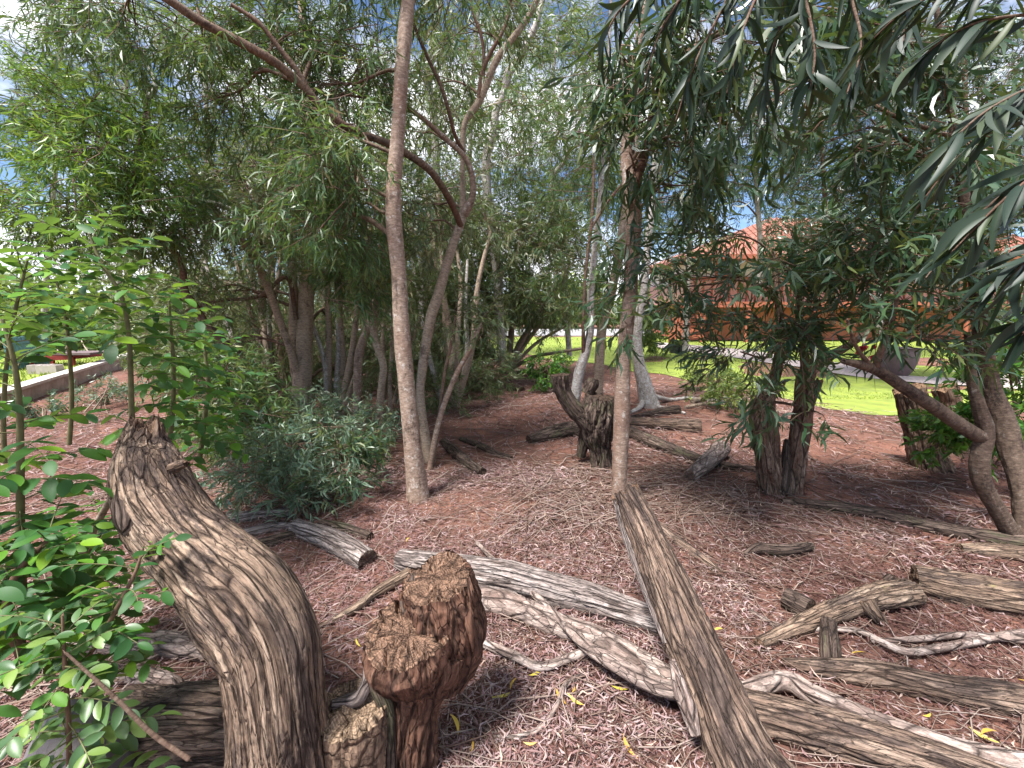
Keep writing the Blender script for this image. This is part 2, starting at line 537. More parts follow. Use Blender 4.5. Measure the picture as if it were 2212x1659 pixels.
def bark(name, c0, c1, c2, lich, lpos=(0.56, 0.66), red=None):
    m, nt, b, out = newmat(name)
    g = nd(nt, 'ShaderNodeAttribute', attribute_name='grain').outputs['Vector']
    a = noise(nt, g, 26, 7, 0.68, (1, 1, 2.2), 0.3)
    c = ramp(nt, a, [(0.3, c0), (0.5, c1), (0.7, c2)])
    if red is not None:
        p = noise(nt, g, 3.2, 3, 0.5, (1, 1, 0.5))
        c = mixc(nt, ramp(nt, p, [(0.48, (0, 0, 0)), (0.6, (1, 1, 1))]), c, mixc(nt, 0.5, red, c, 'MIX'))
    p = noise(nt, g, 20, 7, 0.75, (1, 1, 0.8))
    c = mixc(nt, ramp(nt, p, [(lpos[0], (0, 0, 0)), (lpos[1], (0.85, 0.85, 0.85))]), c, lich)
    p = noise(nt, g, 10, 7, 0.7, (1, 1, 0.55))
    c = mixc(nt, ramp(nt, p, [(0.57, (0, 0, 0)), (0.64, (0.75, 0.75, 0.75))]), c, tuple(x * 0.45 for x in c0))
    p = noise(nt, g, 70, 3, 0.6, (0.5, 0.5, 2.4))
    c = mixc(nt, 0.5, c, ramp(nt, p, [(0.35, (0.3, 0.3, 0.3)), (0.6, (0.7, 0.7, 0.7))]), 'OVERLAY')
    nt.links.new(c, b.inputs['Base Color'])
    b.inputs['Roughness'].default_value = 0.8
    b.inputs['Specular IOR Level'].default_value = 0.25
    p1 = bump(nt, b, noise(nt, g, 45, 6, 0.7, (1, 1, 2.0)), 0.7, 0.008)
    bump(nt, b, noise(nt, g, 9, 3), 0.4, 0.02, p1)
    return m

M['bark_pale'] = bark('bark_pale', (0.13, 0.085, 0.065), (0.26, 0.185, 0.14), (0.36, 0.28, 0.23), (0.52, 0.48, 0.44), (0.56, 0.66), red=(0.15, 0.07, 0.045))
M['bark_shade'] = bark('bark_shade', (0.04, 0.026, 0.02), (0.095, 0.065, 0.048), (0.16, 0.115, 0.085), (0.24, 0.21, 0.18), (0.58, 0.7))  # shade over the right-edge trunks is put into this bark colour
M['bark_tan'] = bark('bark_tan', (0.15, 0.105, 0.075), (0.29, 0.22, 0.165), (0.38, 0.31, 0.25), (0.46, 0.44, 0.40), (0.60, 0.7))
M['bark_grey'] = bark('bark_grey', (0.16, 0.13, 0.11), (0.32, 0.28, 0.25), (0.42, 0.39, 0.36), (0.55, 0.54, 0.52), (0.5, 0.62))
M['bark_twig'] = bark('bark_twig', (0.06, 0.035, 0.025), (0.13, 0.085, 0.06), (0.2, 0.15, 0.11), (0.3, 0.27, 0.24), (0.62, 0.75), red=(0.12, 0.045, 0.03))
M['bark_rough'] = wood('bark_rough', [(0.03, 0.02, 0.015), (0.15, 0.098, 0.07), (0.24, 0.165, 0.12), (0.36, 0.27, 0.21)], patch=(0.12, 0.05, 0.03), patchpos=(0.52, 0.62), zs=0.14, sc=45, bstr=1.0,
                       cap=((0.1, 0.05, 0.03), (0.28, 0.18, 0.11)))

def leafmat(name, stops, trans=0.3, rough=0.42, spec=0.5, tcol=(0.30, 0.42, 0.06)):
    m, nt, b, out = newmat(name)
    at = nd(nt, 'ShaderNodeAttribute', attribute_name='rnd')
    oi = nd(nt, 'ShaderNodeObjectInfo')
    ad = nd(nt, 'ShaderNodeMath', operation='ADD')
    nt.links.new(at.outputs['Fac'], ad.inputs[0])
    nt.links.new(oi.outputs['Random'], ad.inputs[1])
    fr = nd(nt, 'ShaderNodeMath', operation='FRACT')
    nt.links.new(ad.outputs[0], fr.inputs[0])
    c = ramp(nt, fr.outputs[0], stops)
    nt.links.new(c, b.inputs['Base Color'])
    b.inputs['Roughness'].default_value = rough
    b.inputs['Specular IOR Level'].default_value = spec
    tr = nd(nt, 'ShaderNodeBsdfTranslucent')
    nt.links.new(mixc(nt, 0.5, c, tcol), tr.inputs['Color'])
    mx = nd(nt, 'ShaderNodeMixShader')
    mx.inputs[0].default_value = trans
    nt.links.new(b.outputs[0], mx.inputs[1])
    nt.links.new(tr.outputs[0], mx.inputs[2])
    nt.links.new(mx.outputs[0], out.inputs['Surface'])
    return m

M['leaf_mid'] = leafmat('leaf_mid', [(0.0, (0.030, 0.075, 0.028)), (0.35, (0.055, 0.115, 0.036)), (0.65, (0.085, 0.15, 0.05)), (0.88, (0.13, 0.18, 0.065)), (0.97, (0.2, 0.2, 0.05)), (1.0, (0.22, 0.16, 0.08))])
M['leaf_bright'] = leafmat('leaf_bright', [(0.0, (0.04, 0.12, 0.025)), (0.4, (0.08, 0.19, 0.03)), (0.75, (0.14, 0.25, 0.035)), (1.0, (0.25, 0.33, 0.05))], 0.45)
M['leaf_olive'] = leafmat('leaf_olive', [(0.0, (0.045, 0.085, 0.035)), (0.4, (0.085, 0.13, 0.055)), (0.8, (0.15, 0.175, 0.085)), (1.0, (0.25, 0.225, 0.12))], 0.32)
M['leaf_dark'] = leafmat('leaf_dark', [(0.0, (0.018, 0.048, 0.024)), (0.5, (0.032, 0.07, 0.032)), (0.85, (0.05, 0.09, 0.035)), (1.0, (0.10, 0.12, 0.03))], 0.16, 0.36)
M['leaf_blue'] = leafmat('leaf_blue', [(0.0, (0.05, 0.10, 0.065)), (0.5, (0.10, 0.165, 0.11)), (0.9, (0.17, 0.23, 0.155)), (1.0, (0.24, 0.27, 0.12))], 0.25, 0.36)
M['leaf_near'] = leafmat('leaf_near', [(0.0, (0.006, 0.017, 0.010)), (0.5, (0.011, 0.026, 0.014)), (0.85, (0.02, 0.038, 0.018)), (1.0, (0.05, 0.07, 0.02))], 0.07, 0.5, 0.35)  # backlit darkness of the close leaves is put into their colour
M['leaflet'] = leafmat('leaflet', [(0.0, (0.02, 0.075, 0.025)), (0.45, (0.035, 0.115, 0.026)), (0.8, (0.06, 0.17, 0.025)), (0.93, (0.10, 0.24, 0.02)), (1.0, (0.2, 0.34, 0.02))], 0.34, 0.52, 0.3)
M['leaflet_light'] = leafmat('leaflet_light', [(0.0, (0.05, 0.11, 0.04)), (0.6, (0.10, 0.19, 0.06)), (1.0, (0.22, 0.32, 0.07))], 0.3, 0.4)
M['leaf_gloss'] = leafmat('leaf_gloss', [(0.0, (0.025, 0.09, 0.02)), (0.5, (0.05, 0.16, 0.025)), (1.0, (0.12, 0.26, 0.03))], 0.35, 0.3)
M['leaf_far'] = leafmat('leaf_far', [(0.0, (0.06, 0.1, 0.03)), (0.5, (0.12, 0.18, 0.045)), (1.0, (0.26, 0.30, 0.06))], 0.35)
M['grass'] = leafmat('grass', [(0.0, (0.13, 0.2, 0.03)), (0.5, (0.24, 0.32, 0.05)), (0.85, (0.36, 0.38, 0.08)), (1.0, (0.4, 0.34, 0.14))], 0.3, 0.6, 0.2)
M['litter'] = leafmat('litter', [(0.0, (0.045, 0.019, 0.015)), (0.25, (0.105, 0.047, 0.038)), (0.5, (0.175, 0.09, 0.08)), (0.75, (0.245, 0.152, 0.148)), (0.93, (0.34, 0.255, 0.25)), (1.0, (0.42, 0.31, 0.24))], 0.05, 0.7, 0.25, (0.4, 0.25, 0.15))
M['fallen_yellow'] = leafmat('fallen_yellow', [(0.0, (0.45, 0.25, 0.04)), (0.5, (0.58, 0.40, 0.06)), (1.0, (0.5, 0.42, 0.06))], 0.2, 0.5)
M['twig_litter'] = leafmat('twig_litter', [(0.0, (0.09, 0.05, 0.035)), (0.5, (0.21, 0.145, 0.115)), (1.0, (0.38, 0.31, 0.27))], 0.0, 0.8, 0.2)

def simple(name, col, rough=0.7, var=0.25, sc=8.0, bs=0.3, spec=0.3, metallic=0.0, col2=None):
    m, nt, b, out = newmat(name)
    tc = nd(nt, 'ShaderNodeTexCoord').outputs['Object']
    n = noise(nt, tc, sc, 6, 0.65)
    c2 = col2 or tuple(x * (1 - var) for x in col)
    nt.links.new(ramp(nt, n, [(0.35, c2), (0.65, col)]), b.inputs['Base Color'])
    b.inputs['Roughness'].default_value = rough
    b.inputs['Metallic'].default_value = metallic
    b.inputs['Specular IOR Level'].default_value = spec
    if bs:
        bump(nt, b, noise(nt, tc, sc * 6, 4), bs, 0.005)
    return m

def soilmat():
    m, nt, b, out = newmat('soil')
    tc = nd(nt, 'ShaderNodeTexCoord').outputs['Object']
    n = noise(nt, tc, 1.3, 6, 0.65)
    c = ramp(nt, n, [(0.35, (0.115, 0.062, 0.05)), (0.5, (0.16, 0.083, 0.064)), (0.66, (0.225, 0.11, 0.08))])
    f = noise(nt, tc, 60, 5, 0.7)
    c = mixc(nt, 0.7, c, ramp(nt, f, [(0.35, (0.3, 0.3, 0.3)), (0.65, (0.72, 0.7, 0.68))]), 'OVERLAY')
    nt.links.new(c, b.inputs['Base Color'])
    b.inputs['Roughness'].default_value = 0.95
    b.inputs['Specular IOR Level'].default_value = 0.1
    p = bump(nt, b, f, 0.8, 0.015)
    bump(nt, b, noise(nt, tc, 220, 3), 0.5, 0.004, p)
    return m

M['soil'] = soilmat()
M['turf'] = simple('turf', (0.26, 0.32, 0.06), 0.9, 0.4, 3.0, 0.6, 0.1, col2=(0.16, 0.2, 0.05))
M['asphalt'] = simple('asphalt', (0.34, 0.33, 0.34), 0.9, 0.2, 2.0, 0.2)
M['paving'] = simple('paving', (0.48, 0.40, 0.38), 0.85, 0.2, 5.0, 0.3)
M['concrete'] = simple('concrete', (0.40, 0.33, 0.29), 0.9, 0.35, 6.0, 0.5)
M['concrete_top'] = simple('concrete_top', (0.55, 0.50, 0.46), 0.9, 0.2, 9.0, 0.4)
M['block'] = simple('block', (0.42, 0.36, 0.33), 0.9, 0.2, 20.0, 0.5)
M['teal'] = simple('teal', (0.13, 0.28, 0.31), 0.6, 0.25, 4.0, 0.2)
M['redpaint'] = simple('redpaint', (0.34, 0.05, 0.05), 0.55, 0.3, 6.0, 0.2)
M['house_red'] = simple('house_red', (0.62, 0.33, 0.28), 0.7, 0.2, 5.0, 0.2)
M['house_trim'] = simple('house_trim', (0.42, 0.13, 0.08), 0.6, 0.2, 5.0, 0.2)
M['house_pink'] = simple('house_pink', (0.72, 0.60, 0.60), 0.8, 0.12, 3.0, 0.2)
M['roof'] = simple('roof', (0.34, 0.14, 0.10), 0.65, 0.3, 4.0, 0.3)
M['glass'] = simple('glass', (0.10, 0.13, 0.17), 0.12, 0.2, 2.0, 0.0, 0.8)
M['pot'] = simple('pot', (0.018, 0.02, 0.024), 0.45, 0.2, 8.0, 0.1, 0.5)
M['planter'] = simple('planter', (0.17, 0.12, 0.12), 0.6, 0.25, 6.0, 0.3)
M['flower'] = simple('flower', (0.55, 0.05, 0.07), 0.6, 0.3, 20.0, 0.0)
M['rock'] = simple('rock', (0.17, 0.15, 0.155), 0.85, 0.4, 14.0, 0.7)
M['stem_green'] = simple('stem_green', (0.16, 0.15, 0.07), 0.6, 0.4, 30.0, 0.2)
M['stem_brown'] = simple('stem_brown', (0.17, 0.10, 0.065), 0.7, 0.4, 30.0, 0.3)

# ------------------------------------------------------------------ ground, lawn, road, path
def sheet(name, xs, ys, z0, mat):
    X, Y = np.meshgrid(xs, ys)
    Z = hgt(X, Y) + z0
    mb = MB()
    ny, nx = X.shape
    i = (np.arange(ny - 1)[:, None] * nx + np.arange(nx - 1)[None]).ravel()
    mb.add(np.stack([X, Y, Z], -1).reshape(-1, 3), f4=np.stack([i, i + 1, i + 1 + nx, i + nx], -1))
    return tag(mb.build(name, mat), kind='structure')

def spaced(a, b, near, n1, n2):
    return np.unique(np.concatenate([-np.geomspace(near, -a, n1)[::-1], np.linspace(-near, near, n2), np.geomspace(near, b, n1)]))

sheet('ground', spaced(-600, 600, 12, 20, 150), np.concatenate([np.linspace(-60, -2, 8), np.linspace(-1.5, 15, 120), np.geomspace(17, 1500, 30)]), 0.0, M['soil'])

def poly_px(px):
    return np.array([G(a, b)[:2] for a, b in px])

def patch(name, outline, z0, mat, n=90, wob=0.0):
    """a sheet filling an outline on the ground, following its relief"""
    P = np.asarray(outline, float)
    lo, hi = P.min(0), P.max(0)
    q = np.vstack([P, P[:1]])
    out = []
    for a, b in zip(q[:-1], q[1:]):
        k = max(2, int(np.linalg.norm(b - a) / 0.25))
        k = min(k, 60)
        t = np.linspace(0, 1, k, endpoint=False)[:, None]
        out.append(a + (b - a) * t)
    q = np.vstack(out)
    if wob:
        z = np.column_stack([q * 1.3, np.zeros(len(q))])
        q = q + wob * np.column_stack([fbm(z, 4, 3), fbm(z + 7, 4, 4)])
    import bmesh
    bm = bmesh.new()
    vs = [bm.verts.new((x, y, 0)) for x, y in q]
    f = bm.faces.new(vs)
    bmesh.ops.triangulate(bm, faces=[f])
    bmesh.ops.subdivide_edges(bm, edges=[e for e in bm.edges if e.calc_length() > 0.8], cuts=3, use_grid_fill=True)
    bmesh.ops.triangulate(bm, faces=bm.faces[:])
    for v in bm.verts:
        v.co.z = float(hgt(v.co.x, v.co.y)) + z0
    me = bpy.data.meshes.new(name)
    bm.to_mesh(me)
    bm.free()
    me.materials.append(mat)
    o = bpy.data.objects.new(name, me)
    COL.objects.link(o)
    return tag(o, kind='structure'), q

lawn_px = [(1128, 745), (1180, 775), (1300, 790), (1420, 808), (1500, 822), (1600, 838), (1700, 862), (1800, 888), (1900, 900), (2060, 905), (2212, 890), (2500, 880)]
lawn_near = poly_px(lawn_px)
lawn_out = np.vstack([lawn_near, [[40, 9], [40, 24.0], [-1.0, 24.0], [-1.0, 16.0]]])
lawn_o, lawn_edge = patch('lawn', lawn_out, 0.012, M['turf'], wob=0.3)
tag(lawn_o, kind='structure')
mbr = MB()
box(mbr, (0, 29.5, 0.02), (300, 9.0, 0.04))
tag(mbr.build('road', M['asphalt'], smooth=False), kind='structure')
path_far = poly_px([(1420, 740), (1600, 756), (1800, 784), (2000, 800), (2300, 818)])
path_near = poly_px([(2300, 852), (1990, 830), (1790, 806), (1600, 776), (1420, 752)])
path_o, _ = patch('path', np.vstack([path_far, path_near]), 0.03, M['paving'])

# ------------------------------------------------------------------ leaf litter, twigs, grass
def leaf_cards(mb, P, D, L, Wd, bend, rnd, up=None, droop=None, prof=(0.18, 1.0, 0.85), ts=(0.0, 0.3, 0.65), cup=0.0):
    """many sickle leaves: base P, direction D, each two quads and a tip"""
    n = len(P)
    D = unit(D)
    if up is None:
        up = unit(RNG.normal(size=(n, 3)))
    Sd = unit(np.cross(D, up))
    Nn = np.cross(Sd, D)
    L, Wd, bend = [np.broadcast_to(np.asarray(x, float), (n,))[:, None] for x in (L, Wd, bend)]
    dr = np.zeros((n, 1)) if droop is None else np.broadcast_to(np.asarray(droop, float), (n,))[:, None]
    if len(ts) == 1:          # smallest leaf: one folded diamond
        t = ts[0]
        cm = P + D * (L * t) + Sd * (bend * L * 2 * t * (1 - t)) + np.array([0, 0, -1.0]) * (dr * L * t * t)
        V = np.stack([P, cm + Sd * Wd / 2, P + D * L + np.array([0, 0, -1.0]) * (dr * L), cm - Sd * Wd / 2], 1)
        b = np.arange(n)[:, None] * 4
        mb.add(V.reshape(-1, 3), f4=b + np.array([[0, 1, 2, 3]]), rnd=np.repeat(rnd, 4))
        return
    vs = []
    for t, w in list(zip(ts, prof)) + [(1.0, 0)]:
        c = P + D * (L * t) + Sd * (bend * L * 4 * t * (1 - t) * 0.5) + np.array([0, 0, -1.0]) * (dr * L * t * t)
        if w > 0:
            vs += [c - Sd * (Wd * w / 2) + Nn * (cup * Wd), c + Sd * (Wd * w / 2) + Nn * (cup * Wd)]
        else:
            vs.append(c)
    V = np.stack(vs, 1)
    k = V.shape[1]
    b = np.arange(n)[:, None] * k
    f4 = np.concatenate([b + np.array([[2 * i, 2 * i + 1, 2 * i + 3, 2 * i + 2]]) for i in range(len(ts) - 1)])
    m = 2 * (len(ts) - 1)
    f3 = b + np.array([[m, m + 1, m + 2]])
    mb.add(V.reshape(-1, 3), f4=f4, f3=f3, rnd=np.repeat(rnd, k))

def on_lawn(p):
    p = np.asarray(p, float).reshape(-1, 2)
    o = np.argsort(lawn_near[:, 0])
    e = np.interp(p[:, 0], lawn_near[o, 0], lawn_near[o, 1])
    w = 0.35 * np.sin(1.3 * p[:, 0] + 1) * np.sin(2.9 * p[:, 0]) + 0.15 * np.sin(7 * p[:, 0])
    return (p[:, 1] > e + w) & (p[:, 0] > -1.0) & (p[:, 1] < 24)

def ground_scatter(n, r0, r1, ang=66, power=0.0):
    r = r0 + (r1 - r0) * RNG.random(n) ** (1.0 + power)
    a = R(90) + R(ang) * (RNG.random(n) * 2 - 1)
    return np.stack([r * np.cos(a), r * np.sin(a)], -1)

BARE = [(G(a, b)[:2], r) for a, b, r in ((1080, 1080, .35), (960, 1130, .3), (880, 1285, .13), (1240, 890, .3), (1570, 905, .6), (1720, 1330, .14), (2130, 1180, .22), (1390, 1300, .12), (640, 1210, .2), (1480, 870, .6))]
mb = MB()
for n, r0, r1, sz in ((105000, 0.75, 3.8, 1.0), (54000, 3.3, 8.5, 1.7), (12000, 8.0, 15.0, 2.4)):
    p = ground_scatter(n, r0, r1)
    z = np.column_stack([p * 0.9, np.zeros(n)])
    dens = fbm(z, 4, 44)
    for c_, r_ in BARE:
        dens = dens - 0.75 * np.exp(-((p - c_) ** 2).sum(1) / r_ ** 2)
    keep = (dens > -0.12) | (RNG.random(n) < 0.30 + 2.2 * np.clip(dens + 0.32, 0, 1))
    keep &= ~on_lawn(p) | (RNG.random(n) < 0.03)
    p = p[keep]
    n = len(p)
    lift = np.abs(RNG.normal(0, 0.012, n)) + 0.003
    P = np.column_stack([p, hgt(p[:, 0], p[:, 1]) + lift])
    a = RNG.random(n) * 2 * np.pi
    D = np.column_stack([np.cos(a), np.sin(a), RNG.normal(0.0, 0.16, n)])
    up = np.column_stack([RNG.normal(0, 0.45, (n, 2)), np.ones(n)])
    z = np.column_stack([p * 0.6, np.zeros(n)])
    tone = np.clip(0.48 + 0.23 * RNG.normal(size=n) + 0.5 * fbm(z * 1.6, 3, 71) + 0.10 * np.tanh((p[:, 0] - 0.7) * 2), 0.01, 0.98)
    leaf_cards(mb, P, D, sz * RNG.uniform(0.025, 0.068, n), sz * RNG.uniform(0.0038, 0.0078, n), RNG.normal(0, 0.5, n), tone, up=up, droop=RNG.normal(-0.02, 0.08, n), prof=(0.3, 1.0), ts=(0.0, 0.45))
lit = tag(mb.build('leaf_litter', M['litter']), 'brown and mauve fallen sickle leaves covering the ground', 'leaf litter', kind='stuff')

def stick(mb, a, D, L, r, rnd, wig, ns=3, k=4):
    pts = []
    d = np.array([D[0], D[1]])
    p = np.array(a[:2], float)
    for i in range(k + 1):
        pts.append((p[0], p[1]))
        d = d + RNG.normal(0, wig, 2)
        d /= np.linalg.norm(d)
        p = p + d * L / k
    pts = np.array(pts)
    zz = hgt(pts[:, 0], pts[:, 1]) + r * 0.6 + 0.012 + np.abs(RNG.normal(0, 0.012, len(pts)))
    q = np.column_stack([pts, zz, np.linspace(r, r * 0.4, len(pts))])
    P = q[:, :3]
    T, N, B = frames(P)
    th = np.arange(ns) / ns * 2 * np.pi
    V = P[:, None] + (np.cos(th)[None, :, None] * N[:, None] + np.sin(th)[None, :, None] * B[:, None]) * q[:, 3][:, None, None]
    j = np.arange(ns)
    f = np.concatenate([np.stack([i * ns + j, i * ns + (j + 1) % ns, (i + 1) * ns + (j + 1) % ns, (i + 1) * ns + j], -1) for i in range(len(P) - 1)])
    mb.add(V.reshape(-1, 3), f4=f, rnd=np.full(len(P) * ns, rnd))

mb = MB()
for n, r0, r1, l0, l1, rr in ((2600, 0.8, 4.0, 0.08, 0.5, 0.0022), (1900, 3.5, 9.0, 0.15, 0.9, 0.0045)):
    p = ground_scatter(n, r0, r1)
    lawnp = on_lawn(p)
    for i in range(n):
        if lawnp[i]:
            continue
        a = RNG.random() * 2 * np.pi
        stick(mb, p[i], (math.cos(a), math.sin(a)), RNG.uniform(l0, l1), rr * RNG.uniform(0.6, 1.6), float(np.clip(RNG.normal(0.55, 0.25), 0.01, 0.98)), 0.18)
for i in range(150):
    c = G(RNG.uniform(700, 2300), RNG.uniform(1120, 1640))
    a = RNG.normal(-0.35, 0.5) + (math.pi if RNG.random() < 0.5 else 0)
    stick(mb, c, (math.cos(a), math.sin(a)), RNG.uniform(0.25, 0.9), RNG.uniform(0.002, 0.005), float(RNG.uniform(0.35, 0.95)), 0.2, k=6)
# the pile of thin whips beside the leaning trunk
for i in range(430):
    c = G(RNG.uniform(1130, 1640), RNG.uniform(1010, 1130))
    a = RNG.normal(0.45, 0.75) + (math.pi if RNG.random() < 0.5 else 0)
    stick(mb, c, (math.cos(a), math.sin(a)), RNG.uniform(0.25, 1.2), RNG.uniform(0.0018, 0.0065), float(RNG.uniform(0.2, 0.95)), 0.22, k=6)
for i in range(170):
    c = G(RNG.uniform(0, 420), RNG.uniform(1050, 1620))
    a = RNG.normal(0.6, 0.5) + (math.pi if RNG.random() < 0.5 else 0)
    stick(mb, c, (math.cos(a), math.sin(a)), RNG.uniform(0.3, 0.9), RNG.uniform(0.003, 0.006), float(RNG.uniform(0.5, 0.97)), 0.13, k=6)
tag(mb.build('twig_litter', M['twig_litter']), 'thin dry twigs strewn through the leaf litter', 'twigs', kind='stuff')

mb = MB()
n = 34000
Yd = 7.0 + 17.0 * RNG.random(n) ** 1.6
p = np.column_stack([RNG.uniform(-0.1, 1.45, n) * Yd, Yd])
p = p[on_lawn(p) | (RNG.random(n) < 0.02)]
n = len(p)
z = np.column_stack([p * 0.8, np.zeros(n)])
kp = fbm(z, 3, 12) > -0.35 + 0.3 * RNG.random(n)
p = p[kp]
n = len(p)
P = np.column_stack([p, hgt(p[:, 0], p[:, 1]) + 0.005])
D = np.column_stack([RNG.normal(0, 0.5, (n, 2)), np.ones(n)])
leaf_cards(mb, P, D, RNG.uniform(0.03, 0.075, n) * (p[:, 1] / 9) ** 0.4, RNG.uniform(0.008, 0.014, n) * (p[:, 1] / 9), RNG.normal(0, 0.3, n), np.clip(RNG.normal(0.5, 0.25, n), 0, 0.98), droop=0.15, prof=(0.6, 0.8), ts=(0.0, 0.5))
tag(mb.build('grass', M['grass']), 'short sunlit yellow green grass of the lawn', 'grass', kind='stuff')

# ------------------------------------------------------------------ logs, stumps and dead trunks
def log(name, label, cat, pts, mat, group=None, parent=None, **kw):
    mb = MB()
    tube(mb, pts, **kw)
    o = mb.build(name, M[mat], parent)
    if parent is None:
        tag(o, label, cat, group)
    return o

# the twisted dead trunk in front on the left
tw = thing('dead_trunk', 'thick twisted weathered tan trunk curving up in the left foreground', 'dead trunk', tuple(W(610, 1800, 0.98)))
log('trunk', None, None, air([(612, 1860, 0.97, 225), (608, 1680, 0.99, 212), (604, 1560, 1.01, 198), (596, 1460, 1.03, 196), (580, 1375, 1.06, 206), (532, 1296, 1.10, 208), (462, 1226, 1.15, 180),
     (398, 1160, 1.20, 160), (350, 1090, 1.24, 152), (322, 1020, 1.27, 128), (312, 960, 1.30, 92), (316, 912, 1.31, 56)]), 'log_tan', parent=tw,
    ns=200, step=0.005, lump=0.14, lf=4.0, groove=0.05, gf=5.5, gl=2.6, gsh=8.5, rough=0.02, seed=3, splinter=0.06, twist=0.3)
log('bark_flap', None, None, air([(282, 985, 1.24, 26), (275, 1060, 1.19, 44), (285, 1120, 1.15, 56), (292, 1165, 1.13, 30)]), 'log_dark', parent=tw, ns=26, step=0.01, lump=0.35, lf=9, groove=0.25, gf=4, gl=8, seed=5)
log('stub', None, None, air([(375, 1010, 1.25, 26), (392, 1003, 1.22, 22), (402, 1000, 1.21, 14)]), 'log_tan', parent=tw, ns=20, step=0.01, lump=0.3, lf=12, groove=0.2, gf=3, gl=8, seed=6)

# sawn log lying behind it and the block beside it
log('sawn_log', 'short thick brown sawn log lying behind the twisted trunk', 'log', air([(262, 1560, 1.30, 140), (330, 1572, 1.26, 150), (420, 1560, 1.22, 150), (560, 1560, 1.18, 150)]), 'log_brown',
    ns=90, step=0.008, lump=0.14, lf=4, groove=0.10, gf=4, gl=3, rough=0.02, seed=11, capdisp=0.03)
log('mossy_stone', 'dark rounded stone low in the bottom left corner under the leaves', 'stone', air([(60, 1640, 1.0, 150), (150, 1630, 1.05, 200), (230, 1690, 1.08, 120)]), 'rock', ns=60, step=0.01, lump=0.25, lf=5, rough=0.02, seed=77)

# the sawn double-headed stump
st = thing('sawn_stump', 'reddish brown decayed stump with two sawn cracked heads in the foreground', 'stump', tuple(W(890, 1660, 1.15)))
log('trunk', None, None, air([(896, 1760, 1.13, 130), (890, 1640, 1.15, 108), (893, 1550, 1.16, 104), (905, 1480, 1.18, 130), (922, 1420, 1.20, 165), (930, 1380, 1.21, 165)]), 'decay', parent=st,
    ns=120, step=0.006, lump=0.2, lf=5, groove=0.16, gf=3.5, gl=5, rough=0.02, seed=21)
log('sawn_head', None, None, air([(950, 1470, 1.22, 110), (964, 1400, 1.245, 150), (962, 1330, 1.25, 172), (950, 1272, 1.235, 160), (944, 1250, 1.225, 148)]), 'decay', parent=st,
    ns=130, step=0.007, lump=0.2, lf=7, groove=0.12, gf=3.2, gl=5, gsh=6, rough=0.03, seed=23, capdisp=0.014, capcrack=0.02, splinter=0.022)
log('sawn_head', None, None, air([(905, 1480, 1.18, 100), (894, 1435, 1.165, 150), (885, 1388, 1.15, 184), (880, 1362, 1.135, 176)]), 'decay', parent=st,
    ns=130, step=0.007, lump=0.2, lf=7, groove=0.12, gf=3.2, gl=5, gsh=6, rough=0.03, seed=27, capdisp=0.014, capcrack=0.022, splinter=0.022)
log('splinter', None, None, air([(896, 1240, 1.26, 26), (890, 1275, 1.24, 36), (880, 1300, 1.22, 30), (884, 1330, 1.2, 20)]), 'log_dark', parent=st, ns=18, step=0.01, lump=0.4, lf=14, groove=0.3, gf=3, gl=9, seed=29)
for k, (a, b, c, d, w) in enumerate(((1010, 1290, 1020, 1400, 26), (1000, 1360, 985, 1450, 24), (975, 1420, 950, 1490, 30), (850, 1400, 872, 1460, 26), (915, 1440, 930, 1500, 28), (860, 1470, 868, 1540, 24), (930, 1500, 922, 1580, 26), (1012, 1250, 1024, 1310, 18))):
    log('bark_shard', None, None, air([(a, b, 1.19, w * .6), ((a + c) / 2, (b + d) / 2, 1.165, w), (c, d, 1.165, w * .5)]), 'decay', parent=st, ns=16, step=0.008, lump=0.45, lf=16, groove=0.3, gf=2.5, gl=10, seed=300 + k)
log('bark_strip', None, None, air([(800, 1420, 1.13, 20), (812, 1470, 1.12, 34), (838, 1540, 1.1, 30), (842, 1660, 1.08, 34)]), 'log_dark', parent=st, ns=20, step=0.01, lump=0.3, lf=8, groove=0.25, gf=3, gl=6, seed=31)
log('peeling_bark', None, None, air([(812, 1400, 1.16, 26), (806, 1445, 1.14, 40), (790, 1480, 1.12, 26), (770, 1510, 1.11, 30), (720, 1520, 1.10, 22)]), 'log_grey', parent=st, ns=18, step=0.01, lump=0.4, lf=12, groove=0.3, gf=3, gl=7, seed=33)

cb = thing('cut_block', 'pale sawn stump with rough cut face between twisted trunk and reddish stump', 'stump', tuple(W(765, 1700, 1.05)))
log('trunk', None, None, air([(770, 1800, 1.10, 160), (768, 1640, 1.09, 150), (764, 1560, 1.085, 146), (762, 1532, 1.08, 140)]), 'sawn', parent=cb, ns=110, step=0.006, lump=0.14, lf=4, groove=0.08, gf=4, gl=3, rough=0.03, seed=41, capdisp=0.035, capcrack=0.008)

# leaning splintered trunk on the right of centre
lp = thing('leaning_dead_tree', 'leaning weathered grey brown dead trunk with splintered top right of centre', 'dead trunk', tuple(G(1615, 1690)))
log('trunk', None, None, air([(1640, 1740, 1.10, 215), (1600, 1640, 1.17, 158), (1565, 1560, 1.24, 140), (1522, 1455, 1.34, 122), (1478, 1350, 1.46, 104), (1436, 1250, 1.60, 92), (1398, 1160, 1.75, 76), (1366, 1095, 1.87, 66), (1352, 1066, 1.92, 60)]),
    'log_brown', parent=lp, ns=130, step=0.006, lump=0.20, lf=4.0, groove=0.085, gf=4.5, gl=2.6, gsh=8, rough=0.035, seed=51, splinter=0.05)
log('pale_bark', None, None, air([(1452, 1425, 1.31, 14), (1466, 1470, 1.26, 30), (1488, 1540, 1.20, 36), (1503, 1588, 1.16, 22)]), 'log_pale', parent=lp, ns=24, step=0.008, lump=0.4, lf=12, groove=0.1, gf=3, gl=5, seed=53)
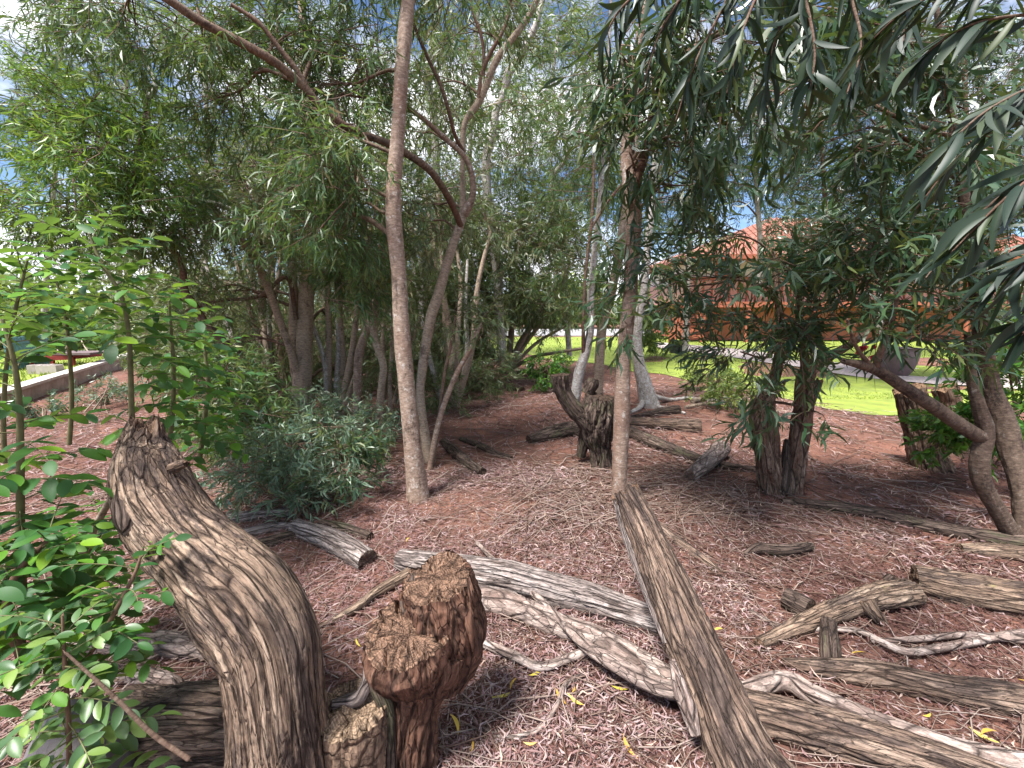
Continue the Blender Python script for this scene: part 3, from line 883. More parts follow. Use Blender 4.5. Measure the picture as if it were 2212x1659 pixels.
log('grey_edge', None, None, air([(1334, 1082, 1.91, 18), (1364, 1180, 1.74, 24), (1404, 1290, 1.55, 22), (1436, 1390, 1.41, 10)]), 'log_grey', parent=lp, ns=24, step=0.008, lump=0.45, lf=9, groove=0.2, gf=3, gl=3, seed=54)
log('root_flare', None, None, air([(1600, 1600, 1.19, 50), (1650, 1640, 1.14, 70), (1720, 1690, 1.1, 50)]), 'log_brown', parent=lp, ns=40, step=0.008, lump=0.15, lf=5, groove=0.15, gf=4, gl=4, seed=55)

# logs lying about (pixel path, apparent width)
def lying(name, label, cat, px, mat, group='logs lying on the litter', sink=0.24, ns=36, step=0.016, **kw):
    k = dict(lump=0.13, lf=4, groove=0.07, gf=4.5, gl=2.2, gsh=7, rough=0.02, seed=random.randint(1, 900))
    k.update(kw)
    return log(name, label, cat, lay(px, sink), mat, group, ns=ns, step=step, **k)

lying('fallen_log', 'broad grey weathered log behind the reddish stump reaching the leaning trunk', 'log', [(862, 1210, 44), (960, 1228, 62), (1100, 1252, 76), (1240, 1286, 70), (1340, 1318, 66), (1425, 1345, 60)], 'log_grey', ns=72, step=0.013, groove=0.16, splinter=0.03)
lying('fallen_log', 'pale smooth log just in front of the broad grey log', 'log', [(1012, 1292, 46), (1110, 1312, 52), (1200, 1350, 50), (1290, 1382, 52), (1380, 1430, 54), (1470, 1480, 50)], 'log_pale', ns=70, step=0.013, lump=0.16, groove=0.06)
lying('fallen_log', 'thick brown log running off the bottom right corner', 'log', [(1585, 1528, 74), (1720, 1565, 88), (1880, 1610, 92), (2060, 1668, 96), (2260, 1740, 96)], 'log_brown', ns=76, step=0.013, groove=0.15, splinter=0.04)
lying('fallen_branch', 'long pale bent branch lying above the thick corner log', 'branch', [(1440, 1492, 34), (1575, 1500, 36), (1690, 1470, 40), (1760, 1505, 46), (1860, 1548, 44), (1980, 1592, 44), (2100, 1625, 40), (2280, 1660, 38)], 'log_pale', sink=-0.25, ns=60, step=0.013, lump=0.14, groove=0.05)
lying('fallen_log', 'half buried grey brown log pointing to the right edge above the bent branch', 'log', [(1690, 1432, 20), (1780, 1446, 42), (1900, 1462, 58), (2040, 1492, 64), (2160, 1510, 72), (2300, 1540, 76)], 'log_brown', sink=0.3, ns=70, step=0.01)
lying('fallen_log', 'stout tan log with blunt cut end cut by the right edge', 'log', [(1975, 1254, 66), (2060, 1272, 78), (2160, 1290, 82), (2300, 1310, 84)], 'log_tan', ns=64, step=0.013, groove=0.12)
lying('fallen_log', 'small flat split log just above the stout tan log', 'log', [(2075, 1186, 24), (2140, 1190, 34), (2280, 1208, 36)], 'log_tan', ns=40)
lying('fallen_log', 'long thin dark log stretching from the double stump to the right edge', 'log', [(1690, 1082, 12), (1770, 1092, 24), (1880, 1108, 28), (1980, 1132, 30), (2080, 1152, 32), (2180, 1168, 34), (2300, 1180, 34)], 'log_dark', ns=40)
kb = thing('knotty_branch', 'knotty tan branch with stubs lying left of the stout tan log', 'branch', tuple(G(1800, 1330)))
log('stem', None, None, lay([(1640, 1392, 26), (1710, 1358, 36), (1790, 1326, 46), (1860, 1300, 52), (1920, 1285, 62), (1968, 1280, 56)], 0.1), 'log_tan', parent=kb, ns=60, step=0.013, lump=0.2, lf=7, groove=0.12, gf=4, gl=4, seed=61)
log('stub', None, None, air([(1870, 1300, G(1862, 1332)[1], 36), (1886, 1322, G(1882, 1342)[1], 32), (1904, 1346, G(1902, 1347)[1], 24)]), 'log_tan', parent=kb, ns=36, step=0.008, lump=0.25, lf=14, groove=0.15, gf=3, gl=7, seed=62, splinter=0.02)
log('stub', None, None, air([(1790, 1345, G(1790, 1375)[1], 30), (1794, 1400, G(1794, 1420)[1], 36), (1796, 1440, G(1796, 1440)[1], 34)]), 'log_dark', parent=kb, ns=30, step=0.013, lump=0.1, groove=0.2, gf=4, seed=63)
log('knot', None, None, air([(1925, 1262, G(1925, 1290)[1], 34), (1936, 1250, G(1925, 1290)[1], 30)]), 'log_dark', parent=kb, ns=26, step=0.006, lump=0.25, seed=64)
lying('grey_block', 'small slate grey wood block behind the knotty branch', 'wood block', [(1698, 1292, 44), (1750, 1318, 48)], 'log_dark', group=None, sink=0.1, ns=40, step=0.006, lump=0.08, capdisp=0.006)
lying('bark_strip', 'curled dark bark strip lying alone on the right litter', 'bark', [(1608, 1196, 10), (1640, 1184, 22), (1690, 1188, 24), (1740, 1182, 22), (1752, 1176, 12)], 'log_dark', group=None, sink=-0.1, lump=0.35)
lying('fallen_branch', 'winding white stick curving along the right litter to the edge', 'branch', [(1620, 1318, 7), (1680, 1350, 9), (1760, 1358, 12), (1850, 1362, 12), (1910, 1390, 15), (1960, 1408, 16), (2030, 1400, 17), (2110, 1384, 16), (2200, 1368, 16), (2300, 1362, 16)], 'log_pale', sink=-0.6, ns=16, step=0.02, group='sticks', groove=0)
lying('fallen_branch', 'straight white stick crossing the winding stick near the right edge', 'branch', [(1880, 1385, 8), (1990, 1380, 13), (2110, 1372, 14), (2300, 1398, 14)], 'log_pale', sink=-0.9, ns=16, step=0.02, group='sticks', groove=0)
lying('fallen_branch', 'slender forked pale branch slanting over the two big central logs', 'branch', [(1030, 1172, 8), (1090, 1232, 12), (1160, 1290, 16), (1220, 1350, 20), (1272, 1400, 26), (1340, 1440, 34), (1410, 1478, 36), (1460, 1492, 34)], 'log_pale', sink=-1.2, ns=22, step=0.012, group='sticks', groove=0)
lying('fallen_branch', 'thin forked stick reaching left from the pale slanting branch', 'branch', [(1020, 1380, 14), (1100, 1412, 20), (1165, 1440, 20), (1222, 1424, 20), (1262, 1408, 20)], 'log_pale', sink=-0.4, ns=18, step=0.012, group='sticks', groove=0)
lying('fallen_branch', 'thin whip bent in a loop in front of the pale log', 'branch', [(1005, 1470, 6), (1010, 1530, 7), (1045, 1575, 9), (1110, 1592, 10), (1170, 1570, 10), (1205, 1520, 10), (1222, 1480, 12), (1260, 1455, 8)], 'log_pale', sink=-0.6, ns=12, step=0.012, group='sticks', groove=0)
lying('fallen_branch', 'tan root like branch left of the reddish stump heads', 'branch', [(690, 1352, 7), (732, 1334, 15), (775, 1310, 21), (820, 1276, 24), (885, 1238, 26)], 'log_tan', sink=0.0, ns=24, step=0.012, group='sticks', groove=0)
lying('fallen_log', 'short grey log with cracked end below the narrow leaved bush', 'log', [(640, 1140, 40), (700, 1160, 46), (750, 1186, 52), (795, 1212, 50)], 'log_grey', ns=60, step=0.015, groove=0.08)
lying('fallen_log', 'dark thin log behind the short grey cracked log', 'log', [(690, 1130, 18), (740, 1140, 22), (800, 1160, 20)], 'log_dark', ns=30)
lying('fallen_log', 'pale log topmost of the pile right of the twisted trunk', 'log', [(430, 1140, 24), (500, 1122, 26), (570, 1112, 24), (640, 1108, 20)], 'log_grey', ns=36)
lying('fallen_log', 'grey log in the middle of the pile right of the twisted trunk', 'log', [(430, 1172, 22), (500, 1160, 26), (580, 1142, 22), (660, 1135, 16)], 'log_grey', ns=36)
lying('fallen_log', 'dark log lowest of the pile right of the twisted trunk', 'log', [(480, 1196, 22), (550, 1180, 28), (620, 1160, 24), (670, 1150, 18)], 'log_dark', ns=36)
lying('fallen_log', 'smooth pale grey log behind the leaves at lower left', 'log', [(60, 1418, 34), (150, 1400, 42), (260, 1392, 46), (370, 1398, 44), (470, 1412, 40)], 'log_pale', ns=50, step=0.01)
lying('fallen_log', 'whitish short log with cut end at lower left below the smooth log', 'log', [(200, 1500, 22), (260, 1462, 32), (310, 1462, 36), (370, 1478, 36), (384, 1490, 32)], 'log_pale', ns=50, step=0.01)
lying('fallen_branch', 'pale pink branch passing behind the bend of the twisted trunk', 'branch', [(340, 1370, 20), (420, 1380, 24), (480, 1398, 26), (520, 1410, 24)], 'log_pale', ns=30, group='sticks')
lying('fallen_log', 'mossy dark log lying left of the forked dark stump', 'log', [(1142, 952, 22), (1190, 938, 34), (1240, 928, 36), (1270, 930, 30)], 'log_dark', ns=40, groove=0.2)
lying('fallen_log', 'straight grey brown log with square end behind the slim lichen trunk', 'log', [(1350, 912, 24), (1410, 916, 28), (1470, 920, 32), (1512, 922, 34)], 'log_brown', ns=44, groove=0.15)
lying('fallen_log', 'tapering dark log behind the straight square ended log', 'log', [(1352, 904, 8), (1400, 896, 14), (1440, 888, 22), (1466, 886, 22)], 'log_dark', ns=36, groove=0.2)
lying('fallen_log', 'dark broken log angled away right of the pale central trunk', 'log', [(958, 955, 18), (985, 980, 26), (1015, 1005, 26), (1042, 1022, 22)], 'log_dark', ns=36, groove=0.2)
lying('fallen_log', 'thin dark broken log beside the angled dark log', 'log', [(995, 948, 10), (1035, 962, 16), (1070, 980, 16), (1104, 990, 12)], 'log_dark', ns=28, groove=0.2)
lying('fallen_log', 'dark mossy log running from the slim lichen trunk towards the double stump', 'log', [(1352, 930, 26), (1420, 960, 30), (1500, 990, 26), (1570, 1008, 20), (1640, 1016, 12)], 'log_dark', ns=40, groove=0.2)
lying('fallen_log', 'slim dark stick log from the leaning trunk to the right litter', 'log', [(1400, 1120, 20), (1450, 1160, 22), (1500, 1195, 22), (1560, 1240, 16)], 'log_brown', ns=28)
lying('fallen_log', 'pale grey stub log propped up right of the dark mossy log', 'log', [(1490, 1028, 26), (1525, 1000, 36), (1560, 968, 34)], 'log_pale', sink=-0.1, ns=40, groove=0.05)
lying('fallen_log', 'far dark split log on the red bank behind the flared trunk', 'log', [(1470, 836, 12), (1510, 842, 14), (1560, 838, 12)], 'log_dark', ns=24)
lying('fallen_log', 'mossy small log on the litter beyond the shrubby stems', 'log', [(1085, 812, 8), (1130, 806, 12), (1180, 812, 12), (1220, 818, 8)], 'log_dark', ns=24)
lying('fallen_log', 'dark rounded log lump left of the far mossy log', 'log', [(1096, 842, 12), (1112, 838, 18), (1128, 842, 14)], 'log_dark', ns=24)

# dark forked stump in the middle
fs = thing('forked_stump', 'dark rotten forked stump standing in the middle of the litter', 'stump', tuple(G(1298, 1008)))
Yf = G(1298, 1008)[1]
log('trunk', None, None, air([(1300, 1020, Yf, 54), (1297, 980, Yf, 46), (1292, 940, Yf, 66), (1290, 905, Yf, 78), (1293, 875, Yf, 70), (1296, 856, Yf, 62)]), 'log_dark', parent=fs, ns=70, step=0.012, lump=0.22, lf=4, groove=0.25, gf=3, gl=2.5, rough=0.02, seed=71, splinter=0.05)
log('prong', None, None, air([(1285, 940, Yf, 40), (1262, 905, Yf, 42), (1238, 880, Yf, 38), (1220, 852, Yf, 34), (1211, 826, Yf, 38), (1210, 810, Yf, 42)]), 'log_dark', parent=fs, ns=44, step=0.012, lump=0.18, groove=0.22, gf=3, gl=3, seed=72)
log('leg', None, None, air([(1255, 985, Yf + 0.1, 22), (1262, 950, Yf + 0.08, 26), (1270, 910, Yf + 0.05, 30)]), 'log_dark', parent=fs, ns=28, step=0.015, lump=0.2, groove=0.2, gf=3, seed=73)
log('lump', None, None, air([(1268, 850, Yf + 0.1, 26), (1278, 830, Yf + 0.1, 30), (1282, 818, Yf + 0.1, 22)]), 'log_dark', parent=fs, ns=26, step=0.015, lump=0.3, groove=0.2, gf=3, seed=74)

rs = thing('broken_stump', 'broken hollow topped brown stump in front of the sunny lawn', 'stump', tuple(G(2010, 1010)))
Yr = G(2010, 1010)[1]
log('trunk', None, None, air([(2014, 1020, Yr, 76), (2004, 985, Yr, 66), (1990, 930, Yr, 60), (1975, 880, Yr, 58), (1962, 840, Yr, 54)]), 'bark_rough', parent=rs, ns=60, step=0.012, lump=0.12, groove=0.2, gf=4, gl=2.5, seed=81, splinter=0.07)
Yr2 = Yr + 0.5
log('upright_stump', 'second brown stump half hidden by the glossy shrub leaves', 'stump', air([(2066, 985, Yr2, 50), (2062, 930, Yr2, 46), (2052, 880, Yr2, 44), (2040, 838, Yr2, 46)]), 'bark_rough', ns=50, step=0.015, lump=0.12, groove=0.2, gf=4, gl=2.5, seed=83, splinter=0.05)

# ------------------------------------------------------------------ trees
def sprigs(Lmb, Tmb, O, D, n, L, Wd, nl, droop, tw_len, tone=(0.5, 0.22), bend=0.35, prof=(0.18, 1.0, 0.85), ts=(0.0, 0.3, 0.65)):
    """twigs from O along D, each carrying nl leaves"""
    m = len(O)
    if m == 0:
        return
    D = unit(D)
    tl = tw_len * RNG.uniform(0.6, 1.3, m)
    k = 1 if len(ts) == 1 else 2
    P = np.zeros((m, k + 1, 3))
    P[:, 0] = O
    d = D.copy()
    for i in range(k):
        P[:, i + 1] = P[:, i] + d * (tl / k)[:, None]
        d = unit(d + np.array([0, 0, -0.12 * droop]) + RNG.normal(0, 0.10, (m, 3)))
    # twig tubes, three sided
    T = unit(P[:, 1:] - P[:, :-1])
    T = np.concatenate([T, T[:, -1:]], 1)
    a = unit(np.cross(T, np.array([0.3, 0.5, 0.8])))
    b = np.cross(T, a)
    r = 0.0035 * np.linspace(1, 0.35, k + 1)[None, :, None, None] * (tw_len / 0.35)
    th = np.arange(3) / 3 * 2 * np.pi
    V = P[:, :, None] + (np.cos(th)[None, None, :, None] * a[:, :, None] + np.sin(th)[None, None, :, None] * b[:, :, None]) * r
    nv = (k + 1) * 3
    bs = np.arange(m)[:, None] * nv
    f = np.concatenate([bs + np.array([[i * 3 + j, i * 3 + (j + 1) % 3, (i + 1) * 3 + (j + 1) % 3, (i + 1) * 3 + j]]) for i in range(k) for j in range(3)])
    Vf = V.reshape(-1, 3)
    Tmb.add(Vf, f4=f, grain=Vf, cap=np.zeros(len(Vf)))
    # leaves
    t = (np.arange(nl)[None] + RNG.random((m, nl))) / nl
    t = 0.08 + 0.92 * t
    x = t * k
    i = np.minimum(x.astype(int), k - 1)
    fr = (x - i)[..., None]
    row = np.arange(m)[:, None]
    B = P[row, i] * (1 - fr) + P[row, i + 1] * fr
    TT = T[row, i]
    ang = RNG.random((m, nl)) * 2 * np.pi
    rad = unit(np.cos(ang)[..., None] * a[row, i] + np.sin(ang)[..., None] * b[row, i])
    LD = unit(TT * RNG.uniform(0.35, 1.0, (m, nl, 1)) + rad * RNG.uniform(0.5, 1.0, (m, nl, 1)) + np.array([0, 0, -1.0]) * droop * RNG.uniform(0.3, 1.0, (m, nl, 1)))
    N = m * nl
    tn = np.clip(np.repeat(RNG.normal(tone[0], tone[1] * 0.8, m), nl) + RNG.normal(0, 0.2, N), 0.005, 0.99)
    leaf_cards(Lmb, B.reshape(-1, 3), LD.reshape(-1, 3), L * RNG.uniform(0.6, 1.2, N), Wd * RNG.uniform(0.7, 1.25, N), RNG.normal(0, bend, N), tn, droop=RNG.uniform(0, 0.25, N), prof=prof, ts=ts)

def blobpts(px, py, Y, rx, ry, rd, n):
    """n points spread unevenly in a lump of foliage seen at px,py at distance Y"""
    c = W(px, py, Y)
    d = depth(px, py, Y)
    k = max(4, n // 5)
    cl = RNG.normal(size=(k, 3))
    cl = unit(cl) * RNG.random((k, 1)) ** 0.36 * 1.15
    p = cl[RNG.integers(0, k, n)] + RNG.normal(0, 0.22, (n, 3))
    right = np.array([1.0, 0, 0])
    fw = unit(W(px, py, Y) - np.array([0, 0, CAMZ]))
    up = np.cross(right, fw)
    return c + p[:, :1] * right * rx * d / FPX + p[:, 1:2] * up * ry * d / FPX + p[:, 2:] * fw * rd, c

DENS = 1.3

def crown(tr, trunk, blobs, mat, L=0.12, Wd=0.014, nl=11, droop=0.6, tw=0.32, bark_m='bark_twig', tone=(0.5, 0.22), dens=1.0, name='crown', limb=True, prof=None, limbw=1.0):
    near = float(np.mean([b[2] for b in blobs])) < 3.4
    my = float(np.mean([b[2] for b in blobs]))
    ts = (0.0, 0.3, 0.65) if near else ((0.0, 0.42) if my < 4.3 else (0.45,))
    prof = prof or ((0.18, 1.0, 0.85) if near else (0.2, 1.0))
    if my >= 4.3: Wd *= 1.15
    prof = prof[:len(ts)]
    dens *= DENS * (1.0 if near else (1.7 if my < 7 else 2.1))
    nl = int(nl * 1.6)
    Wd *= 1.1
    Lmb, Tmb = MB(), MB()
    tk = np.asarray(trunk, float)
    for bi, bl in enumerate(blobs):
        px, py, Y, rx, ry, rd, n = bl[:7]
        n = max(3, int(n * dens))
        pts, c = blobpts(px, py, Y, rx, ry, rd, n)
        # limb from the trunk to the lump
        dist = np.linalg.norm(tk[:, :3] - c, axis=1) + np.maximum(0, tk[:, 2] - c[2] + 0.1) * 2.5
        ti = int(np.argmin(dist))
        a = tk[ti, :3]
        ln = np.linalg.norm(c - a)
        r0 = min(tk[ti, 3] * 0.55, 0.008 + 0.012 * ln) * limbw
        mid1 = a + (c - a) * 0.35 + np.array([0, 0, 0.10 * ln]) + RNG.normal(0, 0.05 * ln, 3)
        mid2 = a + (c - a) * 0.7 + np.array([0, 0, 0.07 * ln]) + RNG.normal(0, 0.05 * ln, 3)
        lp_ = spline([(*a, r0), (*mid1, r0 * 0.8), (*mid2, r0 * 0.55), (*c, r0 * 0.3)], 0.08)
        if limb and ln > 0.25:
            mbb = MB()
            tube(mbb, lp_, ns=8, raw=True, lump=0.1, lf=6, seed=bi + 1, cap0=False)
            mbb.build('branch', M[bark_m], tr)
        # side branches
        k = max(2, n // 9)
        tgt = pts[RNG.choice(n, k, replace=n < k)]
        sub = []
        for q in tgt:
            s = lp_[int(RNG.uniform(0.35, 0.98) * (len(lp_) - 1))]
            l2 = np.linalg.norm(q - s[:3])
            m1 = (s[:3] + q) / 2 + np.array([0, 0, 0.08 * l2]) + RNG.normal(0, 0.08 * l2, 3)
            sp = spline([(*s[:3], min(0.012, s[3] * 0.7)), (*m1, 0.006), (*q, 0.003)], 0.2)
            tube(Tmb, sp, ns=3, raw=True, lump=0, cap0=False, cap1=False)
            sub.append(sp)
        allp = np.vstack([x[:, :3] for x in sub] + [lp_[len(lp_) // 2:, :3]])
        # twigs start on the nearest wood when that is close, else hang near their spot
        dd = np.linalg.norm(pts[:, None] - allp[None], axis=2)
        nb = allp[np.argmin(dd, 1)]
        dn = dd.min(1)
        dirs = unit(pts - nb) * 0.8 + unit(pts - c) * 0.4 + RNG.normal(0, 0.45, pts.shape) + np.array([0, 0, -0.25 * droop])
        far = dn > tw * 0.8
        O = np.where(far[:, None], pts, nb + (pts - nb) * 0.5)
        for q, w in zip(pts[far], nb[far]):
            m1 = (q + w) / 2 + RNG.normal(0, 0.03, 3)
            tube(Tmb, [(*w, 0.0045), (*m1, 0.004), (*q, 0.003)], ns=3, raw=True, lump=0, cap0=False, cap1=False)
        sprigs(Lmb, Tmb, O, dirs, n, L, Wd, nl, droop, tw, tone, prof=prof, ts=ts)
    tg = Tmb.build('twigs', M['bark_twig'], tr)
    tg['kind'] = 'stuff'
    Lmb.build(name, M[mat], tr)

def tree(name, label, px, mat, cat='tree', group='trees of the grove', ns=28, ws=1.0, **kw):
    """a tree whose trunk follows (px, py, Y, width)"""
    pts = [(a, b, c, d * ws) for a, b, c, d in air(px)]
    t = thing(name, label, cat, tuple(pts[0][:3]), group)
    mb = MB()
    k = dict(lump=0.09, lf=3.5, seed=random.randint(1, 900), step=0.05, groove=0.04, gf=2.5, gl=3, cap0=False)
    k.update(kw)
    q = tube(mb, pts, ns=ns, **k)
    mb.build('trunk', M[mat], t)
    return t, q

def limb(t, px, mat, ns=16, name='branch', **kw):
    mb = MB()
    k = dict(lump=0.10, lf=4, seed=random.randint(1, 900), step=0.05, cap0=False)
    k.update(kw)
    q = tube(mb, air(px), ns=ns, **k)
    mb.build(name, M[mat], t)
    return q

# --- pale trunk left of centre
tA, qA = tree('acacia_tree', 'slim pale mottled trunk rising left of centre, nearest of the middle trees', [(910, 1125, 3.06, 100), (905, 1090, 3.1, 66), (893, 980, 3.1, 47), (880, 850, 3.12, 42), (868, 720, 3.15, 43), (862, 600, 3.18, 38),
    (851, 480, 3.2, 42), (851, 390, 3.22, 40), (859, 300, 3.25, 36), (865, 200, 3.28, 37), (872, 100, 3.3, 37), (882, 0, 3.35, 36), (897, -140, 3.4, 32), (910, -320, 3.5, 26), (930, -620, 3.6, 14)], 'bark_pale', ws=0.82, ns=36, step=0.04)
crown(tA, qA, [(715, 400, 3.2, 95, 120, .3, 46), (690, 300, 3.3, 80, 60, .3, 26), (770, 450, 3.5, 60, 80, .3, 24), (740, 180, 3.6, 90, 70, .4, 30), (930, -120, 3.5, 260, 110, .6, 80), (800, -260, 3.5, 260, 120, .6, 60), (600, 500, 3.6, 60, 50, .3, 14)],
      'leaf_mid', L=0.11, Wd=0.0115, droop=0.75, dens=1.0)

# --- forked tree behind it with the long arching limb
tB, qB = tree('acacia_tree', 'forked pinkish trunk behind the slim pale trunk, bending right high up', [(935, 1030, 3.9, 36), (918, 940, 4.0, 30), (908, 860, 4.1, 26), (912, 800, 4.15, 28), (930, 690, 4.2, 31), (946, 640, 4.25, 31), (964, 575, 4.3, 28), (985, 510, 4.35, 25), (1000, 462, 4.4, 25),
    (999, 400, 4.4, 16), (1000, 333, 4.4, 15), (1004, 267, 4.4, 17), (1036, 217, 4.4, 21), (1070, 135, 4.4, 21), (1100, 92, 4.4, 18), (1137, 43, 4.4, 18), (1163, -10, 4.4, 17), (1200, -120, 4.4, 15), (1230, -300, 4.4, 10)], 'bark_tan', ws=0.72, ns=30, step=0.05)
arch = limb(tB, [(995, 488, 4.35, 13), (977, 443, 4.2, 14), (953, 400, 4.0, 15), (923, 363, 3.85, 16), (880, 333, 3.75, 16), (838, 310, 3.6, 16), (780, 288, 3.5, 15), (737, 267, 3.45, 15), (700, 240, 3.4, 15), (668, 200, 3.35, 16), (640, 172, 3.3, 17), (590, 132, 3.2, 18), (520, 92, 3.1, 18), (440, 50, 3.0, 18), (365, 0, 2.9, 18), (270, -60, 2.8, 14)], 'bark_twig', ns=20)
whip = limb(tB, [(1003, 462, 4.4, 22), (1020, 427, 4.35, 15), (1020, 383, 4.3, 13), (1005, 340, 4.25, 12), (963, 300, 4.2, 11), (920, 262, 4.1, 10), (880, 228, 4.0, 9), (850, 180, 4.0, 6)], 'bark_pale', ns=12)
limb(tB, [(1003, 330, 4.3, 9), (983, 293, 4.2, 8), (970, 243, 4.1, 8), (953, 187, 4.05, 8), (925, 127, 4.0, 8), (897, 60, 3.9, 7), (880, 0, 3.9, 6)], 'bark_twig', ns=10)
limb(tB, [(1037, 215, 4.4, 16), (1041, 160, 4.4, 10), (1062, 110, 4.4, 9), (1090, 60, 4.4, 8), (1105, 0, 4.4, 8), (1110, -60, 4.4, 6)], 'bark_twig', ns=10)
limb(tB, [(1036, 217, 4.4, 12), (1045, 140, 4.4, 8), (1040, 80, 4.4, 7), (1020, 20, 4.4, 6), (1010, -50, 4.4, 5)], 'bark_twig', ns=10)
limb(tB, [(668, 200, 3.35, 14), (640, 150, 3.3, 13), (600, 100, 3.25, 11), (560, 50, 3.2, 10), (500, 10, 3.15, 8)], 'bark_twig', ns=10)
crown(tB, arch, [(600, 60, 3.7, 120, 70, .4, 60), (440, 90, 3.6, 110, 80, .4, 56), (300, 60, 3.5, 120, 80, .4, 60), (720, 100, 3.9, 110, 90, .4, 56), (560, 200, 3.9, 110, 70, .4, 46), (430, 220, 3.8, 90, 70, .4, 40), (790, 200, 4.0, 70, 80, .3, 30), (640, 280, 4.0, 70, 60, .3, 26), (180, 30, 3.5, 90, 70, .4, 40)],
      'leaf_mid', L=0.10, Wd=0.0105, droop=0.5, nl=12, dens=0.72)
crown(tB, qB, [(1010, 60, 4.6, 100, 80, .5, 20), (1110, 20, 4.6, 90, 60, .5, 18), (950, 180, 4.6, 80, 90, .5, 18), (890, 470, 4.5, 70, 90, .5, 30), (930, 440, 4.7, 70, 60, .5, 26), (1150, -160, 4.5, 240, 120, .8, 60), (900, 300, 4.6, 60, 70, .4, 16)],
      'leaf_olive', L=0.12, Wd=0.0125, droop=0.6, name='crown')

# --- grove on the left
t1, q1 = tree('acacia_tree', 'stout tan trunk of the left thicket with a twin stem beside it', [(650, 930, 5.3, 52), (651, 880, 5.35, 40), (654, 800, 5.4, 38), (657, 720, 5.4, 35), (661, 650, 5.45, 33), (665, 590, 5.5, 31), (672, 480, 5.5, 27), (680, 350, 5.5, 24), (660, 200, 5.5, 20), (655, 60, 5.5, 17), (640, -150, 5.5, 12)], 'bark_tan', ns=32)
limb(t1, [(645, 840, 5.4, 20), (637, 790, 5.35, 20), (634, 710, 5.35, 19), (634, 640, 5.4, 18), (630, 560, 5.5, 16), (610, 420, 5.5, 14), (600, 280, 5.5, 10)], 'bark_tan')
limb(t1, [(640, 800, 5.3, 16), (622, 740, 5.2, 15), (600, 680, 5.1, 15), (570, 600, 5.0, 16), (545, 550, 4.9, 17), (505, 500, 4.8, 15), (468, 458, 4.7, 13), (420, 380, 4.6, 10), (390, 300, 4.6, 7)], 'bark_tan')
limb(t1, [(500, 452, 4.6, 10), (460, 440, 4.55, 12), (420, 436, 4.5, 13), (386, 430, 4.5, 10)], 'bark_grey', ns=12)
limb(t1, [(640, 690, 5.3, 9), (620, 600, 5.2, 9), (600, 650, 5.0, 6)][:2] + [(560, 640, 5.0, 8), (470, 650, 4.8, 7), (400, 672, 4.7, 5)], 'bark_twig', ns=10)
crown(t1, q1, [(620, 470, 5.0, 110, 100, .6, 70), (480, 520, 4.8, 120, 90, .6, 74), (540, 400, 4.9, 110, 80, .6, 60), (740, 540, 5.4, 90, 80, .6, 56), (540, 640, 6.0, 110, 70, .5, 64), (430, 640, 4.9, 90, 70, .5, 46), (720, 690, 6.6, 90, 80, .5, 50),
      (470, 740, 5.2, 90, 60, .5, 50), (600, 740, 6.6, 90, 70, .5, 50), (600, 330, 5.2, 120, 80, .6, 50), (730, 330, 5.4, 100, 90, .6, 46), (620, 120, 5.6, 200, 90, .8, 60), (430, 350, 5.0, 100, 80, .6, 50), (740, 780, 6.9, 80, 70, .5, 40)], 'leaf_olive', L=0.105, Wd=0.011, droop=0.3)

t2, q2 = tree('acacia_tree', 'crooked slender stem just left of the slim pale trunk', [(818, 930, 4.6, 20), (819, 890, 4.6, 16), (823, 840, 4.6, 15), (828, 790, 4.6, 16), (812, 742, 4.6, 15), (804, 700, 4.6, 15), (792, 638, 4.6, 14), (768, 565, 4.6, 12), (760, 480, 4.6, 10), (775, 380, 4.7, 8)], 'bark_tan', ns=18)
limb(t2, [(808, 720, 4.6, 12), (812, 660, 4.6, 13), (818, 600, 4.65, 13), (822, 540, 4.7, 11), (830, 450, 4.7, 8)], 'bark_pale', ns=14)
crown(t2, q2, [(770, 520, 4.5, 60, 60, .4, 30), (800, 600, 4.5, 50, 60, .4, 20), (740, 600, 4.4, 60, 60, .4, 26)], 'leaf_mid', L=0.12, Wd=0.014)
t3, q3 = tree('acacia_tree', 'pale leaning trunk between stout tan trunk and crooked stem', [(773, 960, 5.2, 26), (773, 900, 5.2, 20), (772, 830, 5.2, 18), (776, 762, 5.2, 18), (795, 707, 5.2, 17), (812, 650, 5.2, 15), (830, 560, 5.2, 13), (842, 440, 5.2, 10)], 'bark_pale', ns=20)
crown(t3, q3, [(840, 560, 5.4, 60, 80, .4, 26), (870, 640, 5.4, 50, 70, .4, 22)], 'leaf_olive', L=0.12, Wd=0.0125)
